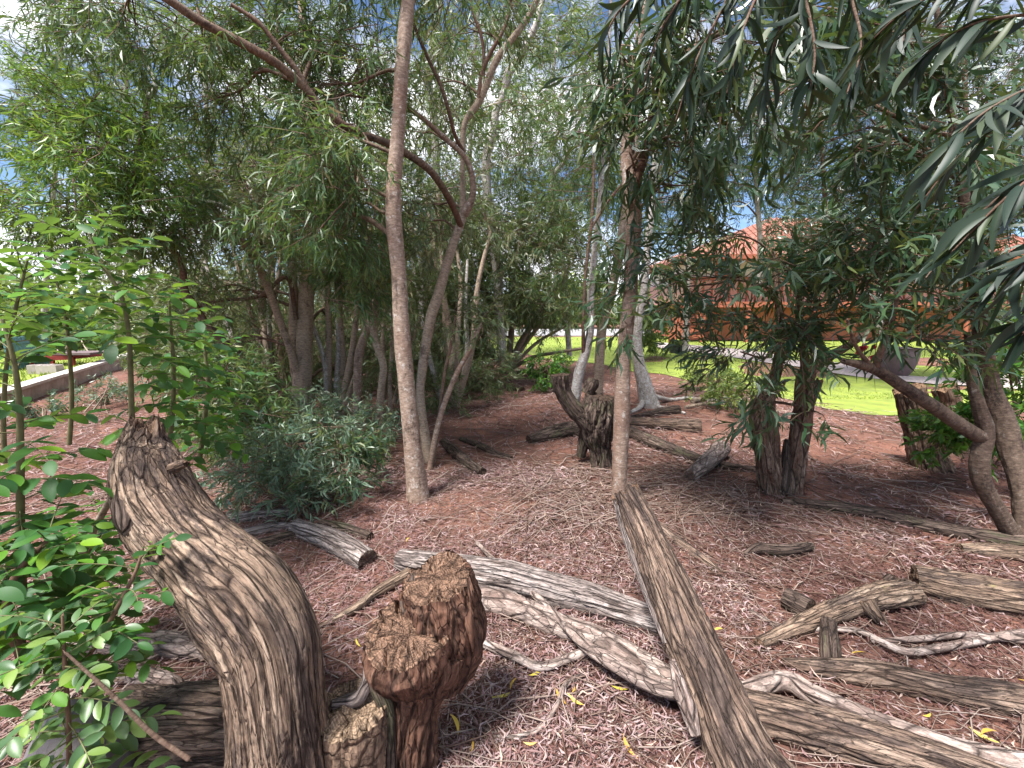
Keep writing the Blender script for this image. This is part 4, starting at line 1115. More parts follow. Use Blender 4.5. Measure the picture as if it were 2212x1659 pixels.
for i, (lab, px) in enumerate([
    ('thin dark sapling stem deep in the thicket, left of the stout trunk', [(600, 905, 6.5, 12), (590, 800, 6.5, 11), (575, 690, 6.5, 11), (560, 560, 6.5, 9), (550, 420, 6.5, 7)]),
    ('reddish thicket trunk standing left of the stout tan trunk', [(620, 900, 7.2, 18), (612, 800, 7.2, 17), (590, 650, 7.2, 16), (585, 500, 7.2, 13), (590, 300, 7.2, 10)]),
    ('straight grey trunk deep in shade right of the stout trunk', [(735, 880, 7.5, 14), (733, 780, 7.5, 13), (728, 650, 7.5, 12), (722, 480, 7.5, 10), (720, 250, 7.5, 7)]),
    ('thin straight stem right of the crooked slender stem', [(846, 910, 5.6, 10), (842, 840, 5.6, 9), (846, 760, 5.6, 8), (850, 660, 5.6, 8), (855, 500, 5.6, 6)]),
    ('slim upright trunk seen through leaves right of the slim pale trunk', [(968, 880, 7.0, 14), (966, 780, 7.0, 13), (962, 700, 7.0, 12), (955, 560, 7.0, 10), (945, 380, 7.0, 8)]),
]):
    t, q = tree('slender_tree', lab, px, ('bark_twig', 'bark_pale', 'bark_grey', 'bark_tan', 'bark_tan')[i], ns=14, step=0.1)
    x, y, Y = px[-2][0], px[-2][1], px[-2][2]
    crown(t, q, [(x, y, Y, 70, 70, .6, 26), (x + 30, y - 160, Y, 80, 90, .7, 26), (x - 20, y + 130, Y + .3, 60, 60, .5, 20)], 'leaf_olive', L=0.12, Wd=0.0125, nl=10)

for lab, base, tops, bl in (
    ('clump of slim pale stems fanning up right of the stout tan trunk', (705, 905, 5.6), [(640, 520), (690, 430), (730, 500), (760, 380), (800, 470), (835, 560)], [(700, 420, 6.2, 80, 60, .5, 24), (800, 430, 6.2, 70, 60, .5, 24)]),
    ('clump of slim pale stems fanning up left of the stout tan trunk', (575, 900, 5.8), [(440, 560), (490, 480), (530, 560), (570, 420), (610, 500), (545, 330)], [(480, 440, 6.3, 80, 60, .5, 26), (570, 380, 6.3, 80, 60, .5, 26)]),
    ('clump of thin stems fanning up behind the forked trunk', (960, 870, 6.2), [(880, 520), (920, 430), (975, 480), (1010, 560), (1060, 500)], [(920, 420, 6.8, 70, 60, .5, 24), (1030, 480, 6.8, 70, 60, .5, 24)]),
    ('clump of thin stems behind the crooked slender stem', (850, 890, 6.6), [(780, 480), (830, 400), (880, 460), (905, 560), (930, 620)], [(830, 380, 7.2, 80, 60, .5, 24), (900, 470, 7.2, 70, 60, .5, 24)]),
):
    bx_, by_, bY = base
    t = thing('stem_clump', lab, 'tree', tuple(W(bx_, by_, bY)), 'stem clumps in the thicket')
    qq = []
    for k, (tx, ty) in enumerate(tops):
        wv = RNG.uniform(9, 15)
        ox = RNG.uniform(-28, 28)
        qq.append(limb(t, [(bx_ + ox, by_ + 6, bY, wv * 1.25), (bx_ + ox * 1.3 + (tx - bx_) * .22 + RNG.normal(0, 9), by_ + (ty - by_) * .33, bY + RNG.normal(0, .12), wv), (bx_ + ox * .6 + (tx - bx_) * .6 + RNG.normal(0, 10), by_ + (ty - by_) * .68, bY, wv * .8), (tx, ty, bY + .1, wv * .5)], 'bark_tan' if k % 3 else 'bark_grey', ns=12, name='stem', step=0.08))
    crown(t, np.vstack(qq), bl, 'leaf_olive', L=0.11, Wd=0.012, nl=11)

t4, q4 = tree('sapling_tree', 'leaning bare sapling stem slanting right from beside the forked trunk', [(924, 1040, 3.7, 12), (935, 970, 3.8, 11), (948, 910, 3.9, 12), (968, 850, 4.0, 12), (990, 800, 4.1, 11), (1015, 755, 4.2, 9), (1040, 700, 4.3, 6)], 'bark_pale', ns=12)
crown(t4, q4, [(1040, 690, 4.4, 40, 40, .3, 10)], 'leaf_olive', L=0.11, Wd=0.012)
t4, q4 = tree('sapling_tree', 'dark reddish twin sapling stem at the foot of the forked trunk', [(928, 1035, 3.75, 14), (940, 960, 3.9, 10), (950, 890, 4.0, 9), (960, 810, 4.1, 8), (973, 750, 4.2, 7), (985, 680, 4.3, 5)], 'bark_twig', ns=12)
crown(t4, q4, [(985, 670, 4.4, 40, 50, .3, 10)], 'leaf_olive', L=0.11, Wd=0.012)

# leaning tree whose long dark limb arches over the left
tL, qL = tree('leaning_tree', 'dark red stem arching left out of the thicket under bright leaves', [(640, 905, 5.0, 22), (615, 850, 4.9, 17), (586, 821, 4.8, 16), (520, 770, 4.6, 16), (451, 707, 4.4, 16), (420, 660, 4.3, 15), (399, 628, 4.25, 15), (391, 568, 4.2, 13), (347, 509, 4.1, 11), (312, 480, 4.05, 10), (290, 400, 4.0, 10), (300, 330, 4.0, 9), (318, 230, 4.0, 9), (325, 180, 4.0, 7)], 'bark_twig', ns=16)
limb(tL, [(312, 480, 4.05, 8), (270, 440, 4.0, 8), (240, 400, 3.95, 7), (232, 330, 3.9, 6)], 'bark_twig', ns=10)
limb(tL, [(318, 240, 4.0, 9), (316, 215, 4.0, 11), (335, 195, 4.0, 10), (330, 165, 4.0, 8), (310, 120, 4.0, 6)], 'bark_grey', ns=10)
crown(tL, qL, [(150, 220, 3.8, 110, 70, .4, 52), (230, 310, 3.8, 110, 70, .4, 56), (130, 330, 3.7, 100, 60, .4, 44), (110, 430, 3.7, 100, 70, .4, 44), (250, 430, 3.9, 90, 60, .4, 40), (330, 250, 4.0, 80, 70, .4, 34)], 'leaf_bright', L=0.11, Wd=0.0125, droop=0.35, dens=0.8)
crown(tL, qL, [(340, 400, 4.2, 90, 60, .4, 40), (200, 500, 3.9, 110, 50, .4, 40), (330, 520, 4.2, 80, 60, .4, 36), (400, 480, 4.4, 70, 60, .4, 30), (60, 240, 4.0, 60, 60, .4, 16), (50, 500, 3.8, 60, 50, .3, 16)], 'leaf_mid', L=0.115, Wd=0.0125, droop=0.5, dens=0.75)

# far fine-leaved trees behind the left thicket and the middle
far = [
    ('airy far tree behind the top left corner leaves', [(90, 830, 11, 12), (100, 600, 11, 11), (120, 350, 11, 9), (130, 100, 11, 7)], [(120, 120, 11, 170, 110, 1.4, 70), (40, 330, 11, 120, 120, 1.3, 50), (220, 260, 11, 130, 120, 1.3, 56), (100, 560, 11, 150, 90, 1.2, 46)], 'bark_grey'),
    ('far grey trunk behind the arching limb with olive leaves', [(430, 830, 10, 14), (440, 600, 10, 13), (450, 350, 10, 11), (440, 100, 10, 8)], [(430, 200, 10, 150, 120, 1.4, 80), (420, 430, 10, 150, 110, 1.4, 90), (380, 620, 10, 150, 90, 1.4, 80), (560, 300, 10, 130, 120, 1.3, 70), (500, 60, 10, 150, 80, 1.3, 50)], 'bark_grey'),
    ('far thicket tree closing the gap behind the stout tan trunk', [(690, 830, 11, 16), (700, 600, 11, 14), (710, 350, 11, 11), (720, 100, 11, 8)], [(700, 430, 11, 140, 120, 1.4, 90), (640, 620, 11, 150, 90, 1.4, 100), (780, 620, 11, 120, 90, 1.4, 90), (690, 760, 11, 170, 60, 1.3, 100), (760, 250, 11, 120, 110, 1.3, 60)], 'bark_grey'),
    ('far pale tree just right of the slim pale trunk, tall and thin', [(940, 830, 8.5, 16), (945, 500, 8.5, 15), (938, 260, 8.5, 17), (925, 175, 8.5, 18), (935, 100, 8.5, 15), (952, 0, 8.5, 12), (960, -100, 8.5, 9)], [(900, 150, 8.5, 80, 90, 1, 34), (980, 240, 8.5, 80, 80, 1, 30), (870, 560, 8.7, 100, 90, 1, 60), (960, 560, 8.7, 100, 80, 1, 56), (940, 700, 9, 110, 70, 1, 60), (890, 350, 8.7, 70, 80, 1, 30)], 'bark_grey'),
    ('white barked tree forking high in the middle against blue sky', [(1085, 790, 8.0, 20), (1075, 600, 8.0, 20), (1055, 440, 8.0, 19), (1050, 350, 8.0, 20), (1067, 283, 8.0, 18), (1071, 240, 8.0, 17), (1090, 200, 8.0, 17), (1097, 160, 8.0, 18), (1113, 140, 8.0, 17), (1137, 97, 8.0, 15), (1160, 45, 8.0, 13), (1180, -40, 8.0, 10)], [(1030, 160, 8, 80, 70, .8, 18), (1120, 240, 8, 90, 90, 1, 26), (1180, 100, 8, 80, 80, 1, 18), (1100, 360, 8.2, 100, 80, 1, 34), (1010, 560, 8.3, 90, 70, .9, 40), (1100, 470, 8.3, 110, 60, .9, 44)], 'bark_grey'),
    ('slender far tree with sparse leaves left of the lichen trunk top', [(1230, 770, 10, 12), (1215, 560, 10, 11), (1190, 400, 10, 10), (1225, 330, 10, 10), (1195, 200, 10, 8), (1205, 60, 10, 6)], [(1230, 200, 10, 90, 90, 1, 34), (1280, 110, 10, 90, 80, 1, 26), (1190, 330, 10, 90, 90, 1, 36), (1260, 430, 10, 90, 80, 1, 40), (1310, 280, 10, 80, 100, 1, 36), (1170, 500, 10, 100, 60, 1, 44)], 'bark_grey'),
    ('far tree behind the lichen trunk with blue sky around it', [(1350, 730, 12, 12), (1360, 500, 12, 11), (1345, 300, 12, 9), (1340, 80, 12, 7)], [(1300, 200, 12, 110, 120, 1.3, 40), (1420, 300, 12, 110, 110, 1.3, 46), (1400, 450, 12, 100, 80, 1.2, 44), (1310, 480, 12, 90, 80, 1.2, 40)], 'bark_tan'),
    ('bare topped far tree left of the red roof peak', [(1640, 640, 11, 12), (1642, 520, 11, 11), (1636, 440, 11, 10), (1630, 300, 11, 8), (1640, 120, 11, 6)], [(1560, 360, 11, 100, 100, 1.2, 50), (1660, 300, 11, 100, 90, 1.2, 48), (1500, 450, 11, 80, 80, 1.2, 40), (1600, 200, 11, 120, 80, 1.2, 50), (1740, 200, 11, 110, 90, 1.2, 50)], 'bark_grey'),
    ('dark stemmed far tree in front of the red roof', [(1800, 700, 9, 10), (1785, 560, 9, 9), (1780, 400, 9, 8), (1770, 200, 9, 7), (1790, 40, 9, 5)], [(1780, 340, 9, 110, 90, 1.1, 54), (1880, 260, 9, 110, 100, 1.1, 56), (1850, 420, 9, 110, 70, 1.1, 50), (1960, 380, 9, 100, 90, 1.1, 50), (1820, 120, 9, 130, 90, 1.2, 50), (1950, 150, 9, 110, 100, 1.1, 44), (1700, 490, 8, 110, 45, .8, 36), (1840, 540, 8, 110, 50, .8, 36)], 'bark_twig'),
    ('fine leaved far tree at the right edge behind the big near leaves', [(2120, 720, 8, 14), (2110, 520, 8, 13), (2090, 300, 8, 10), (2080, 80, 8, 8)], [(2050, 330, 8, 110, 100, 1, 50), (2130, 200, 8, 110, 110, 1, 50), (2100, 480, 8, 110, 90, 1, 50), (2190, 380, 8, 80, 120, 1, 44), (2000, 520, 8, 90, 70, 1, 40), (2060, 100, 8, 110, 80, 1, 40)], 'bark_twig'),
    ('tall thin far tree filling the sky above the middle', [(1000, 800, 13, 12), (1010, 500, 13, 11), (1020, 200, 13, 9), (1040, -60, 13, 7)], [(960, 100, 13, 130, 110, 1.6, 60), (1080, 60, 13, 130, 110, 1.6, 60), (1020, 270, 13, 130, 110, 1.6, 60), (1150, 230, 13, 130, 110, 1.6, 56), (1060, 430, 13, 120, 80, 1.5, 56), (1180, 400, 13, 110, 90, 1.5, 50)], 'bark_grey'),
    ('tall far tree filling the sky between lichen trunk and red roof', [(1480, 760, 14, 12), (1490, 500, 14, 11), (1500, 200, 14, 9), (1510, -60, 14, 7)], [(1420, 130, 14, 130, 110, 1.6, 60), (1560, 90, 14, 130, 110, 1.6, 60), (1500, 280, 14, 130, 100, 1.6, 60), (1640, 380, 14, 130, 80, 1.5, 50), (1360, 380, 14, 110, 100, 1.5, 50)], 'bark_grey'),
    ('tall far tree filling the sky at the upper right', [(1900, 720, 13, 12), (1905, 500, 13, 11), (1910, 250, 13, 9), (1900, -40, 13, 7)], [(1820, 280, 13, 130, 110, 1.6, 60), (1960, 260, 13, 130, 110, 1.6, 60), (1900, 90, 13, 140, 110, 1.6, 60), (2080, 160, 13, 130, 120, 1.6, 60), (2090, 400, 13, 130, 100, 1.6, 56), (1760, 440, 13, 130, 60, 1.5, 44), (1900, 480, 13, 130, 60, 1.5, 44)], 'bark_grey'),
    ('tall far tree behind the upper left leaves', [(250, 830, 13, 12), (260, 500, 13, 11), (270, 250, 13, 9), (280, -40, 13, 7)], [(200, 120, 13, 150, 110, 1.6, 60), (330, 160, 13, 150, 110, 1.6, 60), (260, 350, 13, 150, 100, 1.6, 60), (330, 560, 13, 150, 90, 1.6, 60), (560, 120, 13, 150, 110, 1.6, 56)], 'bark_grey'),
]
for lab, px, bl, bk in far:
    t, q = tree('far_tree', lab, px, bk, ns=12, step=0.15, group='trees farther back in the grove')
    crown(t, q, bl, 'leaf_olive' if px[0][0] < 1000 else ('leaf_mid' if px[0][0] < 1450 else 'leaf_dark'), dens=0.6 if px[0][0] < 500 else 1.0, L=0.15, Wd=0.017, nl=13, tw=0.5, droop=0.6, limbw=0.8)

# shrubby many-stemmed tree in the middle
sm, qs = tree('shrubby_tree', 'many stemmed low tree with dense olive leaves in the middle distance', [(1095, 802, 9.0, 22), (1100, 770, 9.0, 16), (1104, 724, 9.0, 13), (1112, 655, 9.0, 11), (1110, 560, 9.0, 8)], 'bark_tan', ns=16)
for px in ([(1098, 795, 9.0, 14), (1125, 740, 8.9, 14), (1150, 700, 8.8, 12), (1172, 664, 8.7, 11), (1223, 585, 8.6, 8)], [(1098, 798, 9, 12), (1140, 735, 8.9, 10), (1185, 680, 8.8, 8), (1215, 655, 8.7, 5)],
           [(1092, 798, 9, 12), (1085, 740, 9, 11), (1070, 680, 9, 10), (1040, 600, 9, 8)], [(1090, 800, 9, 10), (1060, 760, 9, 8), (1030, 700, 9, 7), (1000, 640, 9, 5)],
           [(1100, 800, 8.9, 9), (1150, 772, 8.5, 8), (1200, 762, 8.2, 7), (1262, 752, 7.8, 6)], [(1110, 790, 9, 8), (1160, 740, 9, 7), (1230, 700, 8.8, 5)]):
    limb(sm, px, 'bark_tan', ns=10, step=0.1)
crown(sm, qs, [(1010, 520, 8.2, 90, 60, .8, 66), (1100, 540, 8.2, 100, 60, .8, 74), (1190, 530, 8.4, 80, 60, .8, 56), (1040, 620, 8.4, 90, 60, .8, 70), (1140, 620, 8.4, 90, 50, .8, 66), (960, 640, 8.2, 70, 60, .8, 50), (1000, 720, 8.4, 80, 50, .8, 52), (1180, 660, 8.3, 60, 40, .6, 30), (1030, 790, 8.0, 60, 40, .5, 34), (960, 770, 8.2, 60, 40, .5, 28)],
      'leaf_olive', L=0.15, Wd=0.016, nl=13, tw=0.42)

# --- right of centre
t5, q5 = tree('acacia_tree', 'thin white curving trunk rising behind the forked dark stump', [(1240, 880, 4.4, 24), (1244, 850, 4.4, 22), (1252, 800, 4.4, 22), (1266, 760, 4.4, 19), (1276, 707, 4.4, 16), (1276, 640, 4.4, 15), (1282, 568, 4.4, 14), (1290, 490, 4.4, 13), (1300, 380, 4.4, 11), (1310, 200, 4.4, 9), (1320, 0, 4.4, 6)], 'bark_grey', ns=22)
limb(t5, [(1262, 780, 4.4, 10), (1260, 720, 4.35, 8), (1264, 603, 4.3, 7), (1272, 530, 4.3, 8), (1279, 470, 4.3, 7), (1283, 360, 4.3, 6), (1283, 280, 4.3, 5)], 'bark_twig', ns=10)
limb(t5, [(1279, 490, 4.3, 6), (1310, 440, 4.3, 6), (1345, 395, 4.3, 4)], 'bark_twig', ns=8)
crown(t5, q5, [(1260, 560, 4.6, 50, 60, .4, 14), (1290, 400, 4.6, 60, 80, .5, 16), (1270, 640, 4.4, 40, 50, .3, 10), (1320, 250, 4.6, 60, 90, .5, 18)], 'leaf_mid', L=0.12, Wd=0.013)
t6, q6 = tree('acacia_tree', 'tan trunk leaning right beside the thin white curving trunk', [(1293, 880, 5.0, 24), (1293, 828, 5.0, 21), (1299, 724, 5.0, 21), (1310, 672, 5.0, 20), (1334, 568, 5.0, 20), (1346, 490, 5.0, 19), (1362, 380, 5.0, 17), (1375, 240, 5.0, 14), (1380, 60, 5.0, 10)], 'bark_tan', ns=22)
crown(t6, q6, [(1250, 310, 5.4, 70, 80, .6, 20), (1340, 560, 5.2, 50, 50, .4, 14), (1300, 640, 5.2, 50, 40, .4, 14)], 'leaf_mid', L=0.12, Wd=0.013)
t7, q7 = tree('acacia_tree', 'slim lichen spotted trunk standing behind the splintered leaning trunk', [(1340, 1100, 3.1, 46), (1337, 1060, 3.1, 38), (1340, 980, 3.1, 40), (1343, 900, 3.1, 43), (1346, 800, 3.1, 38), (1352, 720, 3.1, 36), (1359, 660, 3.1, 35), (1365, 560, 3.1, 38), (1369, 470, 3.1, 42), (1362, 410, 3.1, 42), (1356, 340, 3.1, 38), (1360, 240, 3.05, 30), (1380, 100, 3.0, 24), (1400, -60, 3.0, 18), (1420, -260, 3.0, 12)], 'bark_pale', ws=0.82, ns=34, step=0.04)
limb(t7, [(1362, 420, 3.1, 22), (1395, 330, 3.05, 18), (1410, 240, 3.0, 16), (1440, 160, 2.8, 14), (1520, 90, 2.5, 12), (1640, 40, 2.3, 10)], 'bark_twig', ns=14)
crown(t7, q7, [(1360, 330, 2.8, 70, 80, .25, 20), (1400, 230, 2.7, 80, 90, .3, 24), (1330, 90, 2.7, 70, 90, .3, 22), (1450, 120, 2.5, 100, 100, .3, 30), (1480, 280, 2.7, 70, 80, .3, 18), (1560, 60, 2.3, 110, 80, .3, 30), (1560, 200, 2.4, 100, 80, .3, 24), (1440, 400, 2.9, 60, 60, .3, 12)],
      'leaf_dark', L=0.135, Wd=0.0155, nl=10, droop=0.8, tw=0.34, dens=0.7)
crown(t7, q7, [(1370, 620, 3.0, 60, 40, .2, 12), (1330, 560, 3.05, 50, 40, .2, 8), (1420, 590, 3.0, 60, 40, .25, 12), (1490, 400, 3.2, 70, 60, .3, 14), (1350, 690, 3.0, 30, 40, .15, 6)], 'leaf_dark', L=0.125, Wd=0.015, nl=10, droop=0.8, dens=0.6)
t8, q8 = tree('acacia_tree', 'pale trunk with flared rooted foot on the red bank', [(1412, 905, 6.0, 44), (1402, 870, 6.0, 42), (1392, 830, 6.0, 32), (1381, 790, 6.0, 26), (1376, 742, 6.0, 22), (1379, 690, 6.0, 20), (1389, 640, 6.0, 18), (1396, 560, 6.0, 16), (1410, 420, 6.0, 13), (1420, 200, 6.0, 9)], 'bark_grey', ns=30, lump=0.16)
for px in ([(1405, 868, 6.0, 16), (1420, 880, 5.9, 12), (1440, 892, 5.8, 9), (1480, 905, 5.6, 6)], [(1395, 872, 6.0, 14), (1380, 885, 5.85, 12), (1362, 897, 5.7, 9)], [(1410, 862, 6, 14), (1450, 862, 6.2, 9), (1490, 858, 6.4, 8), (1560, 868, 6.3, 7), (1600, 880, 6.1, 5)]):
    mbx = MB()
    tube(mbx, [(*W(a, b, Y)[:2], float(hgt(*W(a, b, Y)[:2])) + 0.02 + (0.12 if i == 0 else 0), w / 2 / FPX * Y) for i, (a, b, Y, w) in enumerate(px)], ns=10, lump=0.15, seed=4, cap0=False)
    mbx.build('root', M['bark_grey'], t8)
crown(t8, q8, [(1440, 560, 6.2, 60, 60, .5, 16), (1420, 380, 6.2, 70, 80, .5, 18)], 'leaf_mid', L=0.13, Wd=0.014)
for lab, px in (('long tan surface root running over the red bank', [(1495, 868, 12), (1540, 858, 13), (1600, 872, 12), (1680, 892, 10)]), ('smaller tan root below the long root on the bank', [(1480, 880, 8), (1540, 872, 8), (1620, 885, 6)])):
    lying('surface_root', lab, 'root', px, 'bark_tan', sink=0.1, ns=14, group='roots on the bank', groove=0)

# coppiced double stump with leafy shoots
Yc = G(1665, 1062)[1]
tc_ = thing('coppiced_stump', 'double barked stump with leafy shoots in front of the lawn', 'stump', tuple(G(1690, 1062)))
qc = limb(tc_, [(1672, 1080, Yc, 62), (1666, 1050, Yc, 52), (1657, 980, Yc, 52), (1649, 920, Yc, 54), (1650, 880, Yc, 48), (1664, 840, Yc, 28), (1680, 790, Yc, 22), (1686, 720, Yc, 18), (1680, 640, Yc, 14), (1670, 540, Yc, 9)], 'bark_rough', ns=54, name='trunk', step=0.015, groove=0.2, gf=3.5, gl=2.2, lump=0.1)
qd = limb(tc_, [(1712, 1078, Yc, 50), (1714, 1050, Yc, 40), (1722, 980, Yc, 38), (1730, 920, Yc, 40), (1737, 870, Yc, 36), (1740, 815, Yc, 34), (1760, 785, Yc, 28), (1800, 765, Yc, 20), (1850, 735, Yc, 14), (1900, 690, Yc, 9)], 'bark_rough', ns=50, name='trunk', step=0.015, groove=0.16, gf=3.5, gl=2.2, lump=0.1)
limb(tc_, [(1738, 910, Yc - .02, 18), (1750, 870, Yc - .02, 18), (1764, 836, Yc - .02, 17), (1770, 822, Yc - .02, 14)], 'bark_rough', ns=18, name='broken_stub', splinter=0.03)
limb(tc_, [(1692, 1062, Yc - .08, 26), (1696, 1000, Yc - .04, 20), (1700, 950, Yc, 12)], 'log_dark', ns=20, name='bark_seam', lump=0.2)
qe = limb(tc_, [(1742, 815, Yc, 20), (1735, 740, Yc - .05, 16), (1725, 660, Yc - .1, 13), (1740, 560, Yc - .1, 9)], 'bark_twig', ns=12)
crown(tc_, np.vstack([qc, qe]), [(1600, 600, 3.0, 120, 50, .4, 40), (1700, 590, 3.0, 120, 50, .4, 36), (1550, 690, 2.9, 100, 45, .35, 34), (1680, 700, 2.9, 110, 45, .35, 36), (1600, 760, 2.8, 90, 35, .3, 24), (1800, 650, 2.9, 100, 55, .3, 30), (1470, 620, 3.0, 70, 50, .3, 18), (1740, 750, 2.9, 70, 30, .25, 14), (1560, 520, 3.2, 110, 40, .4, 28), (1740, 510, 3.2, 120, 45, .4, 34), (1860, 560, 3.1, 90, 50, .3, 26)],
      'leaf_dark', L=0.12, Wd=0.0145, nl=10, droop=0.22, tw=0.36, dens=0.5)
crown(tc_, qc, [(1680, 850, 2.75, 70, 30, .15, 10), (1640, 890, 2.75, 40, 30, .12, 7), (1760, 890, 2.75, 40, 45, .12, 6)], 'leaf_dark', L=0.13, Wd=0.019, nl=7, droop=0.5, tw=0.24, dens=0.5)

# tree at the right edge
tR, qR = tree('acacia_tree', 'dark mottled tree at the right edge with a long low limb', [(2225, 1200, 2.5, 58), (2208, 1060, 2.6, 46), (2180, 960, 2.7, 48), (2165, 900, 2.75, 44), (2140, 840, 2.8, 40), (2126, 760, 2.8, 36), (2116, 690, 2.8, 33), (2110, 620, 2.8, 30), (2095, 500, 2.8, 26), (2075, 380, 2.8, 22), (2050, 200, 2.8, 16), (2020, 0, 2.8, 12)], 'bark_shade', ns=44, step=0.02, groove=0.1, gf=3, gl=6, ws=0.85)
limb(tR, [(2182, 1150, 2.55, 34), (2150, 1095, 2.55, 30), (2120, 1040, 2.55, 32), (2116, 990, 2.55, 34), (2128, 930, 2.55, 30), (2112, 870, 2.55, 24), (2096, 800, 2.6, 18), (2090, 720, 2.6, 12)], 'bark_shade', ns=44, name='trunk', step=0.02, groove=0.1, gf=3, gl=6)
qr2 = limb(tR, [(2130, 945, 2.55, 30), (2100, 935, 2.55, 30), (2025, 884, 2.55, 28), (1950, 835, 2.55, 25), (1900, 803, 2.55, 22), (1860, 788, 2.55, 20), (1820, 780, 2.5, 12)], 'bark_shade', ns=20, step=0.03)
qr3 = limb(tR, [(1890, 798, 2.55, 16), (1905, 750, 2.5, 13), (1925, 700, 2.45, 10), (1940, 640, 2.4, 7)], 'bark_twig', ns=12)
limb(tR, [(1885, 795, 2.55, 10), (1850, 750, 2.5, 8), (1830, 690, 2.45, 5)], 'bark_twig', ns=10)
crown(tR, np.vstack([qR, qr3]), [(1960, 560, 2.6, 120, 60, .3, 34), (2080, 560, 2.6, 90, 70, .3, 28), (1900, 620, 2.6, 90, 50, .3, 24), (2030, 660, 2.7, 90, 45, .3, 26), (1970, 730, 2.6, 100, 35, .25, 22), (1860, 500, 2.8, 100, 45, .3, 26), (1900, 700, 2.5, 70, 40, .25, 16), (2150, 680, 2.9, 60, 60, .25, 14), (2000, 480, 2.9, 110, 60, .3, 30)],
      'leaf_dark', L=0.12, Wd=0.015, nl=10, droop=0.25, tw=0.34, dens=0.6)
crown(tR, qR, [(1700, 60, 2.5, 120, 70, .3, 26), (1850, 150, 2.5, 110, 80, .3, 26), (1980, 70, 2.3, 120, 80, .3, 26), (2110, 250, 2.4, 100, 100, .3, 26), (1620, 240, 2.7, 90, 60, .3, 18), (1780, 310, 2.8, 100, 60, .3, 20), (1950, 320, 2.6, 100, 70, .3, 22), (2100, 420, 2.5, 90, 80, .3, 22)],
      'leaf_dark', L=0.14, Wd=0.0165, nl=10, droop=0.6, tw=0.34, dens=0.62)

# ------------------------------------------------------------------ single leaves as objects: near branch on the right
def leaf_mesh(name, mat, nseg=7, fold=0.12, curve=0.18, sick=0.12, prof=None):
    mb = MB()
    t = np.linspace(0, 1, nseg + 1)
    w = prof(t)
    c = np.stack([sick * 4 * t * (1 - t) * 0.5, t, -curve * t * t], -1)
    l = c + np.stack([-w / 2, 0 * t, fold * w], -1)
    r = c + np.stack([w / 2, 0 * t, fold * w], -1)
    V = np.stack([l, c, r], 1).reshape(-1, 3)
    f = []
    for i in range(nseg):
        for k in (0, 1):
            f.append([i * 3 + k, i * 3 + k + 1, i * 3 + 3 + k + 1, i * 3 + 3 + k])
    mb.add(V, f4=f, rnd=np.zeros(len(V)))
    return mb.mesh(name, mat)

lance = lambda t: 0.145 * (np.sin(np.pi * np.clip(t * 0.93 + 0.06, 0, 1)) ** 0.8) * (1 - 0.25 * t)
oval = lambda t: 0.50 * np.sin(np.pi * np.clip(t * 0.97 + 0.02, 0, 1)) ** 0.62
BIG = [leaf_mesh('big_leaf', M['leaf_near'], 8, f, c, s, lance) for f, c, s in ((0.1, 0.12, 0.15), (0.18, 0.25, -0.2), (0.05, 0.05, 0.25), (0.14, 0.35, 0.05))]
OV = [leaf_mesh('oval_leaflet', M['leaflet'], 6, f, c, 0.0, oval) for f, c in ((0.12, 0.10), (0.2, 0.2), (0.06, 0.3))]
OVL = [leaf_mesh('light_leaflet', M['leaflet_light'], 6, f, c, 0.0, oval) for f, c in ((0.12, 0.10), (0.2, 0.2))]

def basis(p, d, up, s, sw=1.0):
    y = unit(d)
    x = unit(np.cross(y, up))
    z = np.cross(x, y)
    m = Matrix(((x[0] * s * sw, y[0] * s, z[0] * s, p[0]), (x[1] * s * sw, y[1] * s, z[1] * s, p[1]), (x[2] * s * sw, y[2] * s, z[2] * s, p[2]), (0, 0, 0, 1)))
    return m

def leaf_obj(name, me, mtx, parent):
    o = bpy.data.objects.new(name, me)
    o.matrix_basis = mtx
    COL.objects.link(o)
    attach(o, parent)
    return o

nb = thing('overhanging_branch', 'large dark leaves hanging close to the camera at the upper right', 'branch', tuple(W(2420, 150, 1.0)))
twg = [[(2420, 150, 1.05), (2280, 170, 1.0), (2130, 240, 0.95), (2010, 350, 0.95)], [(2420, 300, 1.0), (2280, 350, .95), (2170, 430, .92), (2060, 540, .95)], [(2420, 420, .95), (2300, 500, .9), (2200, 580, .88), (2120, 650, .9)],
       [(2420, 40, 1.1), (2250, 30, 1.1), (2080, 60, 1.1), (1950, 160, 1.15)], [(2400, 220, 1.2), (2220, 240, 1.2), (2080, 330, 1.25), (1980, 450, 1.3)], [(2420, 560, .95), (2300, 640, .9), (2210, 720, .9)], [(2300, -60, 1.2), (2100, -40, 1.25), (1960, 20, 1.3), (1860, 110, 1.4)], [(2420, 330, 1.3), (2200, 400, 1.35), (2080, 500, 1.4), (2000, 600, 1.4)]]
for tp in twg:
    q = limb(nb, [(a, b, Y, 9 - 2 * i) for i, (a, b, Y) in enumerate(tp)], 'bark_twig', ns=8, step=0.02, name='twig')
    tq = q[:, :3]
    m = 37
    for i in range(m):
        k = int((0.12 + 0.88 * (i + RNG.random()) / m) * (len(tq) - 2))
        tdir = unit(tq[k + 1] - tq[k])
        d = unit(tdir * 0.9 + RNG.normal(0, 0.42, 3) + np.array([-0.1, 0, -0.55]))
        leaf_obj('leaf', BIG[i % 4], basis(tq[k], d, unit(RNG.normal(0, 0.7, 3) + np.array([0, -0.4, 1.0])), RNG.uniform(0.09, 0.15), RNG.uniform(0.8, 1.25)), nb)

